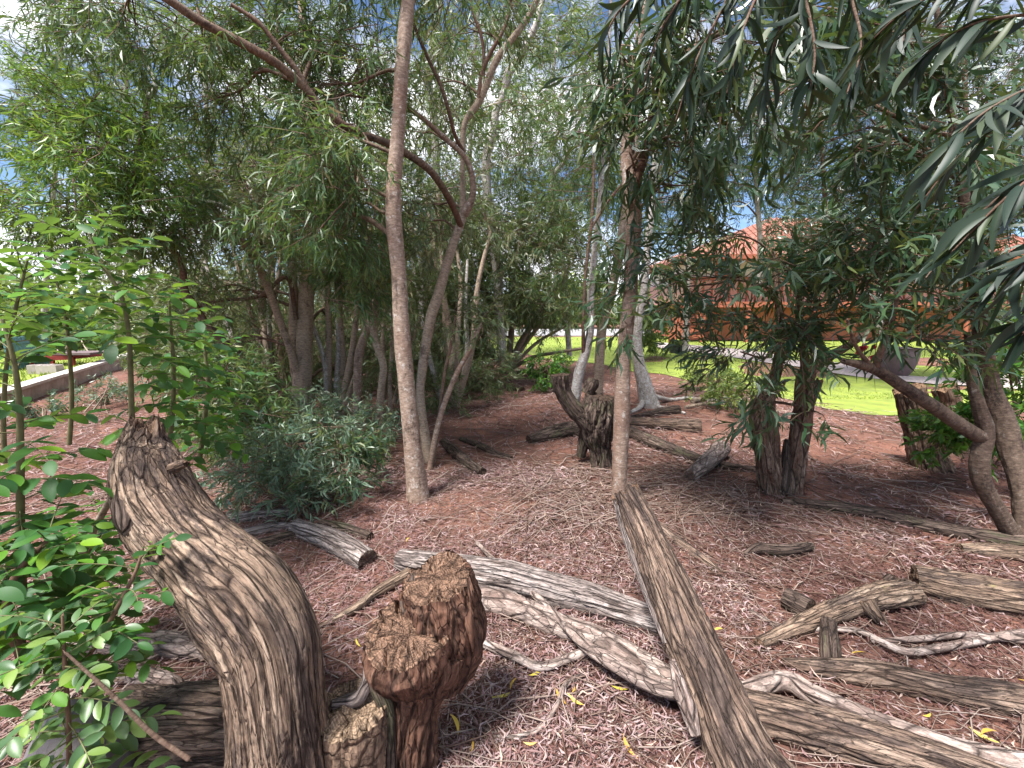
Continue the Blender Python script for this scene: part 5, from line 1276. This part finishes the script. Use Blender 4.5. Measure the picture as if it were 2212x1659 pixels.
# dark spray hanging above the middle right
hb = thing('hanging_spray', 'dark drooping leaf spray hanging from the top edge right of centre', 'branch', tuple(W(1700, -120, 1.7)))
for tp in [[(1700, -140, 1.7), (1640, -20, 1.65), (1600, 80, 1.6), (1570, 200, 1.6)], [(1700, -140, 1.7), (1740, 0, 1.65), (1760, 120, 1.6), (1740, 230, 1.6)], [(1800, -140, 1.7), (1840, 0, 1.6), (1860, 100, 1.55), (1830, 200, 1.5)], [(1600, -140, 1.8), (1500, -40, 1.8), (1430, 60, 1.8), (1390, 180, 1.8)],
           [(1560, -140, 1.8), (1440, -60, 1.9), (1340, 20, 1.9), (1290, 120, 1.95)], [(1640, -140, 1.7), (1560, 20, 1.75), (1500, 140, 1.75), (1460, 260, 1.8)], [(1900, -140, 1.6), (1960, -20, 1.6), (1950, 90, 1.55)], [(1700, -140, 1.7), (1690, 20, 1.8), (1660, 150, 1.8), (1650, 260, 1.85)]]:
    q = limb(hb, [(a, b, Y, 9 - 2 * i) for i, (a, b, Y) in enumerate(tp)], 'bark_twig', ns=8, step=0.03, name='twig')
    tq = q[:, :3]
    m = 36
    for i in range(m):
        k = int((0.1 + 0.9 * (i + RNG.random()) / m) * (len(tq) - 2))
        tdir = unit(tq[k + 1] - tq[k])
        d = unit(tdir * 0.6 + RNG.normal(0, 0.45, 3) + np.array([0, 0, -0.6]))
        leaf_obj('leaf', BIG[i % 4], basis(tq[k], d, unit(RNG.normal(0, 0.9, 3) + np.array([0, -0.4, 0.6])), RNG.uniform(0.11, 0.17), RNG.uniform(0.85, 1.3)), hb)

# ------------------------------------------------------------------ compound-leaved saplings on the left
def compound(t, P0, d, Lr, npair, ls, meshes, droop=0.25):
    d = unit(d)
    k = 6
    pts = [np.array(P0, float)]
    for i in range(k):
        pts.append(pts[-1] + d * Lr / k)
        d = unit(d + np.array([0, 0, -droop / k * 2]) + RNG.normal(0, 0.03, 3))
    pts = np.array(pts)
    mb = MB()
    tube(mb, np.column_stack([pts, np.linspace(0.0022, 0.0009, k + 1)]), ns=5, raw=True, lump=0, cap0=False, cap1=False)
    rc = mb.build('compound_leaf', M['stem_green'], t)
    for i in range(npair + 1):
        x = (0.22 + 0.78 * i / npair) * k
        j = min(int(x), k - 1)
        p = pts[j] + (pts[j + 1] - pts[j]) * (x - j)
        td = unit(pts[j + 1] - pts[j])
        up = np.array([0, 0, 1.0]) + RNG.normal(0, 0.25, 3)
        s = unit(np.cross(td, up))
        for sd in ((-1, 1) if i < npair else (0,)):
            dd = td * (0.55 if sd else 1.0) + s * sd * 0.85 + np.array([0, 0, -0.12]) + RNG.normal(0, 0.12, 3)
            leaf_obj('leaflet', meshes[RNG.integers(0, len(meshes))], basis(p, dd, unit(up + RNG.normal(0, 0.25, 3)), ls * RNG.uniform(0.75, 1.15) * (1 - 0.15 * abs(i - npair * .5) / npair), RNG.uniform(0.85, 1.1)), rc)

def seen_at(P):
    v = np.asarray(P) - np.array([0, 0, CAMZ])
    d = v[1] * CP - v[2] * SP
    return PW / 2 + FPX * v[0] / d, PH / 2 - FPX * (v[1] * SP + v[2] * CP) / d

def sapling(label, stem, nleaf, Lr, ls, meshes, npair=4, mat='stem_green', lo=0.25, spread=None, group='compound leaved saplings', droop=0.3):
    pts = air(stem)
    t = thing('sapling', label, 'sapling', tuple(pts[0][:3]), group)
    mb = MB()
    q = tube(mb, pts, ns=12, step=0.03, lump=0.08, cap0=False)
    mb.build('stem', M[mat], t)
    n = len(q)
    for i in range(nleaf):
        f = lo + (1 - lo) * (i + RNG.random() * 0.6) / nleaf
        k = min(int(f * (n - 1)), n - 2)
        a = i * 2.4 + RNG.random() * 0.6
        el = 0.15 + 0.75 * max(0, f - 0.6) / 0.4
        d = np.array([math.cos(a), math.sin(a) * 0.9, el])
        ex, ey = seen_at(q[k, :3] + d * Lr * 0.6)
        if 40 < ex < 275 and 735 < ey < 860:      # the saplings are thin here and the lawn shows
            continue
        compound(t, q[k, :3], d, Lr * RNG.uniform(0.75, 1.15) * (1.1 - 0.35 * f), npair, ls * (1.1 - 0.3 * f), meshes, droop)
    return t

sapling('tall sapling with bright compound leaves behind the twisted trunk top', [(290, 960, 1.95, 12), (285, 900, 1.95, 11), (282, 800, 1.95, 10), (278, 720, 1.95, 9), (262, 640, 1.95, 8), (220, 570, 1.95, 7), (192, 505, 1.95, 4)], 33, 0.36, 0.092, OV, 4, lo=0.34)
sapling('bushy sapling with compound leaves right of the tall one', [(360, 1000, 2.3, 10), (372, 900, 2.3, 9), (375, 800, 2.3, 8), (370, 720, 2.3, 6), (365, 650, 2.3, 4)], 33, 0.36, 0.088, OV, 4, lo=0.15)
sapling('sapling hard against the left edge with pale grey stem', [(48, 1280, 1.15, 16), (44, 1180, 1.15, 15), (44, 1000, 1.15, 13), (42, 880, 1.15, 11), (30, 780, 1.15, 9), (5, 690, 1.15, 6)], 33, 0.23, 0.072, OV, 4, lo=0.05)
sapling('leafy dark sapling with brown stem at the lower left edge', [(60, 1450, 1.0, 20), (40, 1390, 1.0, 22), (15, 1330, 1.0, 18), (30, 1250, 1.02, 14), (80, 1190, 1.05, 10), (120, 1150, 1.08, 7)], 33, 0.21, 0.066, OV, 4, mat='stem_brown', lo=0.1)
sapling('small sapling with light green leaflets in the bottom left corner', [(150, 1700, 0.85, 10), (148, 1560, 0.86, 9), (140, 1440, 0.88, 8), (135, 1330, 0.9, 5)], 26, 0.18, 0.05, OVL, 5, mat='stem_brown', lo=0.05)
sapling('thin dark sapling leaning right across the bend of the twisted trunk', [(150, 1470, 0.95, 8), (210, 1390, 0.95, 9), (260, 1300, 0.97, 9), (295, 1230, 1.0, 7), (310, 1180, 1.02, 4)], 14, 0.17, 0.052, OV, 4, mat='stem_brown', lo=0.15)
sapling('small bush of compound leaves between the left edge and twisted trunk', [(130, 1330, 1.5, 8), (160, 1250, 1.5, 8), (200, 1180, 1.5, 7), (240, 1120, 1.5, 4)], 30, 0.24, 0.066, OV, 4, mat='stem_brown', lo=0.1)
sapling('low leafy sapling left of the tall sapling above the low wall', [(150, 960, 2.1, 9), (155, 860, 2.1, 8), (150, 760, 2.1, 7), (140, 680, 2.1, 6), (120, 600, 2.1, 4)], 30, 0.32, 0.08, OV, 4, lo=0.45)
sapling('sapling with long compound leaves at the left edge high up', [(10, 1000, 1.6, 9), (8, 880, 1.6, 8), (20, 740, 1.6, 7), (40, 640, 1.6, 6), (60, 560, 1.6, 4)], 26, 0.26, 0.075, OV, 4, lo=0.4)
sapling('dense compound leaved sapling at the thicket foot behind the twisted trunk', [(430, 1000, 2.7, 10), (440, 920, 2.7, 9), (450, 830, 2.7, 8), (440, 740, 2.7, 5)], 32, 0.36, 0.085, OV, 4, lo=0.1)
log('leaning_stick', 'thin brown stick leaning diagonally across the lower left corner', 'stick', air([(142, 1410, 0.80, 5), (250, 1508, 0.80, 8), (330, 1586, 0.80, 9), (408, 1640, 0.80, 9)]), 'bark_twig', ns=12, step=0.02, lump=0.1)
log('leaning_stick', 'tan stick leaning up against the left side of the twisted trunk', 'stick', air([(175, 1205, 1.45, 14), (210, 1130, 1.4, 14), (250, 1060, 1.35, 13), (262, 1040, 1.32, 12)]), 'bark_tan', ns=12, step=0.02, lump=0.1)

# ------------------------------------------------------------------ narrow-leaved bushes and shrubs
def bush(label, base, blobs, mat, L=0.1, Wd=0.013, nl=12, name='narrow_leaved_bush', group='bushes under the trees', tw=0.25, droop=0.2, prof=(0.18, 1.0, 0.85), dens=1.0, stems=3, sup=0.0):
    b = G(*base)
    t = thing(name, label, 'bush', tuple(b), group)
    c0 = W(blobs[0][0], blobs[0][1], blobs[0][2])
    tr = spline([(*b, 0.016), (*((b + c0) / 2 + np.array([0.03, 0, 0.02])), 0.012), (*c0, 0.006)], 0.05)
    mb = MB()
    tube(mb, tr, ns=10, raw=True, lump=0.1)
    mb.build('stem', M['bark_twig'], t)
    for k in range(stems):
        bl = blobs[k % len(blobs)]
        e = W(bl[0] + RNG.uniform(-.9, .9) * bl[3], bl[1] - RNG.uniform(-.3, 1.0 + sup) * bl[4], bl[2] + RNG.uniform(-.5, .5) * bl[5])
        bb = b + np.array([RNG.normal(0, .12 + .12 * sup), RNG.normal(0, .1), -0.02])
        m1 = bb + (e - bb) * 0.5 + RNG.normal(0, 0.07 * np.linalg.norm(e - bb), 3)
        r0 = RNG.uniform(0.006, 0.011) * max(1.0, b[1] / 4.5)
        mb = MB()
        tube(mb, [(*bb, r0), (*m1, r0 * .8), (*e, r0 * .4)], ns=8, step=0.08, lump=0.1, cap0=False)
        mb.build('stem', M['bark_twig' if k % 3 == 0 else 'bark_tan'], t)
    crown(t, tr, blobs, mat, L=L, Wd=Wd, nl=nl, droop=droop, tw=tw, name='foliage', prof=prof, dens=dens)
    return t

bush('grey green narrow leaved bush in front of the left thicket', (640, 1130), [(620, 1020, 3.0, 110, 60, .3, 64), (700, 1070, 2.9, 90, 50, .3, 46), (560, 1060, 2.9, 80, 50, .3, 36), (640, 950, 3.3, 100, 50, .3, 46)], 'leaf_blue', L=0.085, Wd=0.0105)
bush('dark blue green clump at the foot of the slim pale trunk', (745, 1090), [(735, 1000, 3.1, 60, 45, .22, 30), (765, 970, 3.3, 45, 40, .25, 20)], 'leaf_dark', L=0.09, Wd=0.011)
bush('grey green sprays beside the crooked slender stem', (790, 1000), [(790, 920, 3.9, 60, 45, .3, 30), (740, 900, 4.2, 70, 45, .3, 34), (690, 920, 4.2, 60, 45, .3, 30)], 'leaf_blue', L=0.09, Wd=0.011)
bush('leafy green bush at the near edge of the left thicket', (520, 960), [(520, 890, 3.6, 90, 50, .35, 52), (440, 820, 3.6, 90, 60, .35, 50), (560, 840, 3.9, 60, 45, .35, 30), (460, 930, 3.3, 70, 40, .3, 28)], 'leaf_mid', L=0.09, Wd=0.012)
bush('small pale grey bush by the low wall on the left', (215, 890), [(215, 845, 6.5, 45, 28, .3, 28)], 'leaf_blue', L=0.09, Wd=0.012)
bush('silvery weed beside the low wall on the left', (95, 910), [(95, 878, 5.8, 40, 20, .2, 16)], 'leaf_blue', L=0.09, Wd=0.014)
bush('small glossy green bush on the litter before the lawn', (1180, 830), [(1180, 795, 7.4, 32, 28, .25, 34)], 'leaf_gloss', L=0.08, Wd=0.02)
bush('yellow green weeds at the lawn edge beside the double stump', (1570, 860), [(1560, 825, 6.0, 55, 28, .4, 44), (1610, 845, 5.6, 40, 20, .3, 24), (1530, 800, 6.6, 30, 20, .3, 14)], 'leaf_far', L=0.07, Wd=0.018, droop=0.0)
bush('dark low sprays behind the sapling stems in the middle', (1000, 850), [(1010, 810, 6.8, 60, 40, .4, 40), (960, 840, 6.0, 50, 30, .3, 26), (1060, 800, 7.2, 50, 30, .4, 28)], 'leaf_olive', L=0.11, Wd=0.013)
bush('bushy green shrub left of the porch post', (1405, 760), [(1405, 700, 13, 34, 45, .6, 50)], 'leaf_far', L=0.16, Wd=0.04)
bush('glossy bright green shrub at the right edge behind the mottled tree', (2190, 1000), [(2180, 800, 3.4, 80, 90, .3, 60), (2200, 900, 3.2, 70, 60, .3, 44), (2130, 920, 3.2, 70, 45, .25, 34), (2060, 930, 3.3, 60, 40, .2, 22), (2210, 720, 3.6, 60, 60, .3, 30)], 'leaf_gloss', L=0.075, Wd=0.021, nl=12, tw=0.2, droop=0.1, prof=(0.3, 1.0, 0.9))
bush('small green sprigs beside the broken stump foot', (2040, 985), [(2030, 940, 3.3, 45, 40, .15, 20)], 'leaf_gloss', L=0.07, Wd=0.02, tw=0.15, droop=0.1)
for lab, base, bl in (
    ('large dark far bush beside the red frame on the left lawn', (200, 785), [(170, 745, 16, 40, 22, 1.0, 50), (215, 740, 16, 40, 26, 1.0, 50), (250, 745, 15, 40, 26, 1, 44), (300, 760, 14, 40, 30, 1, 44)]),
    ('pale green far bush above the teal fence', (110, 790), [(110, 700, 18, 70, 34, 1.5, 70), (60, 690, 18, 60, 40, 1.5, 60), (20, 720, 16, 50, 40, 1.2, 40)]),
    ('yellow green roadside bush beyond the road in the middle', (1190, 700), [(1180, 675, 36, 60, 24, 2, 90), (1240, 668, 36, 50, 26, 2, 70), (1120, 670, 36, 60, 28, 2, 80)]),
    ('yellow green roadside bush beyond the road near the porch', (1370, 700), [(1330, 668, 36, 60, 26, 2, 80), (1400, 655, 30, 46, 34, 2, 80), (1430, 625, 32, 40, 22, 2, 50)]),
):
    bush(lab, base, bl, 'leaf_far' if 'yellow' in lab or 'pale' in lab else 'leaf_mid', L=0.34, Wd=0.10, nl=14, tw=0.7, name='far_bush', group='bushes beyond the grove')
# dense thicket understorey beyond the left trees
for lab, base, bl in (
    ('dense dark understorey shrub behind the stout tan trunk', (640, 860), [(560, 790, 8.0, 110, 60, .8, 80), (660, 780, 8.2, 110, 60, .8, 80), (600, 700, 8.4, 120, 60, .8, 80)]),
    ('dense understorey shrub behind the crooked slender stem', (800, 850), [(780, 790, 8.4, 90, 50, .8, 70), (860, 780, 8.4, 90, 50, .8, 70), (830, 700, 8.6, 100, 60, .8, 80)]),
    ('far hedge of understorey shrub between the middle trunks', (930, 800), [(920, 740, 12, 100, 40, 1.0, 80), (1010, 740, 12, 80, 40, 1.0, 70), (1060, 700, 13, 80, 50, 1.0, 70)]),
    ('understorey shrub at the left behind the saplings', (400, 840), [(420, 770, 7.5, 90, 60, .8, 70), (340, 740, 8.0, 90, 70, .8, 70), (480, 700, 7.8, 90, 60, .8, 70)]),
):
    bush(lab, base, bl, 'leaf_olive', L=0.13, Wd=0.018, nl=13, tw=0.4, name='understorey_shrub', group='understorey shrubs', stems=16, sup=2.5)

# far wood closing the horizon
mb = MB()
n = 16000
sx = RNG.uniform(-95, 75, n)
yy = 44 + RNG.uniform(0, 10, n) - np.where(sx < -8, 8, 0)
top = 3.6 + 1.6 * np.sin(sx * 0.35) + 1.2 * np.sin(sx * 0.83 + 1) + 0.8 * np.sin(sx * 2.1)
top = np.where((sx > -26) & (sx < -16), top * 0.6, top)
zz = np.abs(top) * RNG.random(n) ** 0.7
leaf_cards(mb, np.column_stack([sx, yy, zz]), RNG.normal(0, 1, (n, 3)), RNG.uniform(0.7, 1.3, n), RNG.uniform(0.3, 0.6, n), RNG.normal(0, .3, n), np.clip(0.45 + 0.3 * np.sin(sx * 0.6) + RNG.normal(0, .2, n), 0, .98), prof=(0.3, 1.0), ts=(0.0, 0.45))
tag(mb.build('treeline', M['leaf_far']), 'mass of far green trees beyond the road and lawns', 'trees', kind='stuff')

# ------------------------------------------------------------------ yellow leaves fallen on the litter
YL = leaf_mesh('yellow_leaf', M['fallen_yellow'], 6, 0.1, 0.1, 0.25, lambda t: 0.17 * np.sin(np.pi * np.clip(t * 0.95 + 0.03, 0, 1)))
for px, py in ((1116, 1478), (1142, 1472), (1200, 1500), (1235, 1510), (1062, 1520), (990, 1602), (1018, 1640), (1130, 1618), (1320, 1495), (1405, 1468), (1225, 1510), (1345, 1600), (2195, 1480), (1990, 1560), (2090, 1585), (2150, 1595), (1475, 1430), (1870, 1422), (885, 1170), (770, 1390), (1560, 1370), (1690, 1560)):
    p = G(px, py) + np.array([0, 0, 0.03])
    a = RNG.random() * 6.28
    o = leaf_obj('fallen_leaf', YL, basis(p, np.array([math.cos(a), math.sin(a), RNG.normal(0, .1)]), unit(np.array([RNG.normal(0, .3), RNG.normal(0, .3), 1.0])), RNG.uniform(0.06, 0.1)), lit) if False else bpy.data.objects.new('fallen_leaf', YL)
    o.matrix_basis = basis(p, np.array([math.cos(a), math.sin(a), RNG.normal(0, .1)]), unit(np.array([RNG.normal(0, .3), RNG.normal(0, .3), 1.0])), RNG.uniform(0.04, 0.085))
    COL.objects.link(o)
    tag(o, 'curled yellow leaf freshly fallen on the brown litter', 'leaf', 'yellow leaves on the litter')

# ------------------------------------------------------------------ house behind the lawn
HY = 20.0
def hx(px, Y=HY):
    return (px - PW / 2) / FPX * Y / CP * 1.0
house = thing('house', 'pink and red house with porch seen through the leaves on the right', 'house', (hx(1700), HY, 0))
x0, x1 = hx(1478) + 0.2, 26.0
mb = MB(); box(mb, ((x0 + x1) / 2, HY + 3.5, 3.52), (x1 - x0, 6.0, 1.2)); mb.build('wall', M['house_pink'], house, False)
mb = MB(); box(mb, ((x0 + x1) / 2, HY + 3.5, 2.36), (x1 - x0 + 0.1, 6.1, 1.1)); mb.build('lower_wall', M['house_red'], house, False)
bt = MB(); box(bt, (0, 0, 0), (0.06, 0.05, 1.08)); btm = bt.mesh('batten', M['house_trim'], False)
for i in range(44):
    o = bpy.data.objects.new('batten', btm)
    o.location = (x0 + 0.15 + i * 0.42, HY + 0.42, 2.36)
    COL.objects.link(o); attach(o, house)
mb = MB(); box(mb, ((x0 + x1) / 2, HY + 3.6, 0.9), (x1 - x0 - 0.4, 5.4, 1.7)); mb.build('base_wall', M['house_trim'], house, False)
mb = MB(); box(mb, (hx(1430) / 2 + x1 / 2, HY + 0.1, 1.78), (x1 - hx(1430), 0.5, 0.26)); mb.build('porch_beam', M['house_trim'], house, False)
mb = MB(); box(mb, ((x0 + x1) / 2, HY + 0.43, 3.0), (x1 - x0 + 0.1, 0.08, 0.14)); mb.build('trim_band', M['house_trim'], house, False)
mb = MB()
e = [(hx(1455), HY - 0.5, 3.95), (27, HY - 0.5, 3.95), (27, HY + 7.5, 3.95), (hx(1455), HY + 7.5, 3.95), (13.6, HY + 3.2, 6.3), (22.0, HY + 3.2, 6.3)]
mb.add(np.array(e + [(a, b, c - 0.16) for a, b, c in e]), f4=[[0, 1, 5, 4], [2, 3, 4, 5], [0, 6, 7, 1], [1, 7, 8, 2], [2, 8, 9, 3], [3, 9, 6, 0], [6, 9, 8, 7]], f3=[[1, 2, 5], [3, 0, 4]])
roof = mb.build('roof', M['roof'], house, False)
mb = MB(); bar(mb, (hx(1455), HY - 0.53, 3.9), (27, HY - 0.53, 3.9), 0.06, 0.2); mb.build('fascia', M['house_trim'], roof, False)
rb = MB()
for k in range(60):
    xx = hx(1455) + 0.3 + k * 0.34
    top = min(max((xx - hx(1455)) / (13.6 - hx(1455)), 0), 1) if xx < 13.6 else (1 if xx < 22 else max(0, (27 - xx) / 5))
    bar(rb, (xx, HY - 0.5, 3.99), (xx, HY - 0.5 + 3.7 * top, 3.99 + 2.35 * top), 0.06, 0.05)
ro = rb.build('roof_ribs', M['roof'], roof, False); ro['kind'] = 'stuff'
for wx in (hx(1560), hx(1700), hx(1850), hx(2000)):
    mb = MB(); box(mb, (wx, HY + 0.47, 3.5), (1.1, 0.1, 0.8)); wo = mb.build('window', M['house_trim'], house, False)
    mb = MB()
    for s in (-0.26, 0.26):
        box(mb, (wx + s, HY + 0.41, 3.5), (0.44, 0.03, 0.66))
    mb.build('pane', M['glass'], wo, False)
for px in (1440, 1507, 1600, 1740, 1900, 2060):
    mb = MB(); box(mb, (hx(px), HY - 0.05, 0.83), (0.14, 0.14, 1.66)); mb.build('porch_post', M['house_trim'], house, False)
mb = MB(); bar(mb, (hx(1443), HY - 0.05, 1.05), (hx(1468), HY - 0.05, 1.64), 0.08, 0.08); mb.build('brace', M['house_trim'], house, False)
mb = MB(); bar(mb, (hx(1507), HY - 0.05, 1.05), (hx(1488), HY - 0.05, 1.64), 0.08, 0.08); mb.build('brace', M['house_trim'], house, False)
for za, zb in ((1.0, 1.25), (0.8, 1.02), (0.45, 0.62), (0.2, 0.3)):
    mb = MB(); bar(mb, (hx(1443), HY - 0.12, za), (hx(1505), HY - 0.12, zb), 0.06, 0.12); mb.build('rail', M['house_trim'], house, False)

Yp = G(1465, 764)[1]
for i, (px, lab) in enumerate(((1455, 'black nursery pot with seedlings on the lawn, left of the pair'), (1472, 'black nursery pot with seedlings on the lawn, right of the pair'))):
    c = G(px, 764)
    t = thing('plant_pot', lab, 'pot', tuple(c), 'black pots')
    mb = MB()
    tube(mb, [(c[0], c[1], c[2], 0.14), (c[0], c[1], c[2] + 0.14, 0.155), (c[0], c[1], c[2] + 0.27, 0.165), (c[0], c[1], c[2] + 0.3, 0.175)], ns=20, lump=0, step=0.05)
    mb.build('pot_body', M['pot'], t)
    mb = MB()
    n = 160
    a = RNG.random(n) * 6.28
    r = 0.15 * np.sqrt(RNG.random(n))
    leaf_cards(mb, np.column_stack([c[0] + r * np.cos(a), c[1] + r * np.sin(a), np.full(n, c[2] + 0.28)]), np.column_stack([RNG.normal(0, .4, (n, 2)), np.ones(n)]), 0.2, 0.02, 0.2, RNG.random(n))
    mb.build('seedlings', M['leaf_far'], t)
c = G(1935, 812)
mb = MB()
tube(mb, [(c[0], c[1], c[2], 0.2), (c[0], c[1], c[2] + 0.2, 0.3), (c[0], c[1], c[2] + 0.5, 0.36), (c[0], c[1], c[2] + 0.62, 0.34), (c[0], c[1], c[2] + 0.66, 0.38)], ns=28, lump=0, step=0.05)
tag(mb.build('garden_urn', M['planter']), 'large dull purple planter on the paved path', 'planter')
c = G(1862, 800)
t = thing('flowering_plant', 'small plant with red flowers beside the paved path', 'plant', tuple(c))
mb = MB()
for i in range(9):
    e = c + np.array([RNG.normal(0, .12), RNG.normal(0, .1), 0.35 + 0.3 * RNG.random()])
    tube(mb, [(*c, 0.008), (*((c + e) / 2 + RNG.normal(0, .02, 3)), 0.007), (*e, 0.005)], ns=5, step=0.1, lump=0)
    f = MB()
    n = 26
    d = RNG.normal(0, 1, (n, 3))
    leaf_cards(f, np.repeat(e[None], n, 0), d, 0.07, 0.05, 0.0, RNG.random(n))
    f.build('flower', M['flower'], t)
mb.build('stems', M['stem_green'], t)

# ------------------------------------------------------------------ low wall, fence and clutter on the left
wa, wb = G(60, 868), G(278, 790)
wdir = unit((wb - wa) * np.array([1, 1, 0]))
wa = wa - wdir * 3.0
wb = wb + wdir * 3.0
rz = math.atan2(wdir[1], wdir[0])
wl_ = np.linalg.norm((wb - wa)[:2])
nrm = np.array([-wdir[1], wdir[0], 0])
WH = 0.26
mid = (wa + wb) / 2 + nrm * 0.1
wall = thing('low_wall', 'low concrete retaining wall running along the left lawn', 'wall', (mid[0], mid[1], 0))
nbk = int(wl_ / 0.62)
bm_ = MB(); box(bm_, (0, 0, 0), (wl_ / nbk - 0.012, 0.2, WH)); bme = bm_.mesh('block', M['concrete'], False)
bc_ = MB(); box(bc_, (0, 0, 0), (wl_ / nbk - 0.006, 0.25, 0.05)); bce = bc_.mesh('coping', M['concrete_top'], False)
for i in range(nbk):
    p = wa + wdir * wl_ * (i + 0.5) / nbk + nrm * 0.1
    for nm, me, z in (('block', bme, WH / 2 - 0.04), ('coping', bce, WH - 0.014)):
        o = bpy.data.objects.new(nm, me)
        o.location = (p[0] + RNG.normal(0, .003), p[1], z + RNG.normal(0, .003))
        o.rotation_euler = (0, 0, rz + RNG.normal(0, .006))
        COL.objects.link(o); attach(o, wall)
mb = MB()
a, b = wa + nrm * 0.22, wb + nrm * 0.22
v = np.array([a, b, b + nrm * 40, a + nrm * 40])
v[:, 2] = WH - 0.06
mb.add(v, f4=[[0, 1, 2, 3]])
tag(mb.build('lawn_terrace', M['turf'], smooth=False), kind='structure')
LZ = WH - 0.06
def GL(px, py):
    d = ray(px, py)
    return np.array([0, 0, CAMZ]) + d * ((CAMZ - LZ) / -d[2])
mb = MB()
n = 9000
f = RNG.random((n, 2))
p = a + (b - a) * f[:, :1] + nrm * 9 * f[:, 1:] ** 1.5
p[:, 2] = LZ
leaf_cards(mb, p, np.column_stack([RNG.normal(0, .5, (n, 2)), np.ones(n)]), RNG.uniform(.05, .1, n), 0.015, RNG.normal(0, .3, n), np.clip(RNG.normal(.4, .25, n), 0, .98))
tag(mb.build('grass', M['grass']), 'green grass behind the low wall on the left', 'grass', kind='stuff')
fa, fb = GL(20, 802), GL(108, 786)
fence = thing('teal_fence', 'teal board fence on the lawn at the far left', 'fence', tuple(fa))
fd = unit(fb - fa)
fl = np.linalg.norm(fb - fa)
npan = 12
pm = MB(); box(pm, (0, 0, 0.36), (fl / npan - 0.015, 0.03, 0.72)); pme = pm.mesh('board', M['teal'], False)
for i in range(npan):
    o = bpy.data.objects.new('board', pme)
    q = fa + fd * fl * (i + .5) / npan
    o.location = (q[0], q[1], LZ + RNG.normal(0, .006)); o.rotation_euler = (0, 0, math.atan2(fd[1], fd[0]))
    COL.objects.link(o); attach(o, fence)
for z in (0.15, 0.6):
    mb = MB(); bar(mb, fa + np.array([0, .05, z]), fb + np.array([0, .05, z]), 0.05, 0.07); mb.build('rail', M['teal'], fence, False)
ra, rb_ = GL(70, 794), GL(160, 790)
fr = thing('red_frame', 'low red metal trailer frame on the lawn beside the teal fence', 'trailer', tuple(ra))
for dz, dy in ((0.2, 0), (0.2, 0.7)):
    mb = MB(); bar(mb, ra + np.array([0, dy, dz]), rb_ + np.array([0, dy, dz]), 0.07, 0.1); mb.build('rail', M['redpaint'], fr, False)
for k in range(5):
    q = ra + (rb_ - ra) * k / 4
    mb = MB(); bar(mb, q + np.array([0, 0, .2]), q + np.array([0, .7, .2]), 0.06, 0.08); mb.build('cross_bar', M['redpaint'], fr, False)
    if k in (0, 2, 4):
        mb = MB(); bar(mb, q + np.array([0, 0, 0]), q + np.array([0, 0, .2]), 0.06, 0.06); mb.build('leg', M['redpaint'], fr, False)
mb = MB(); box(mb, (ra + rb_) / 2 + np.array([0.2, 0.35, 0.29]), (1.2, 0.6, 0.05), 0.05); mb.build('deck', M['planter'], fr, False)
for i, (px, py, rzb, lab) in enumerate(((92, 806, 0.3, 'hollow concrete block with holes facing out, left of the two'), (110, 807, 0.1, 'hollow concrete block lying right of its twin on the grass'))):
    q = GL(px, py)
    t = thing('concrete_block', lab, 'block', tuple(q), 'concrete blocks')
    for nm, c, s in (('face', (0, -.07, .09), (.38, .035, .18)), ('face', (0, .07, .09), (.38, .035, .18)), ('web', (-.172, 0, .09), (.034, .105, .18)), ('web', (0, 0, .09), (.034, .105, .18)), ('web', (.172, 0, .09), (.034, .105, .18))):
        cc, sn = math.cos(rzb), math.sin(rzb)
        mb = MB(); box(mb, q + np.array([c[0] * cc - c[1] * sn, c[0] * sn + c[1] * cc, c[2]]), s, rzb); mb.build(nm, M['block'], t, False)
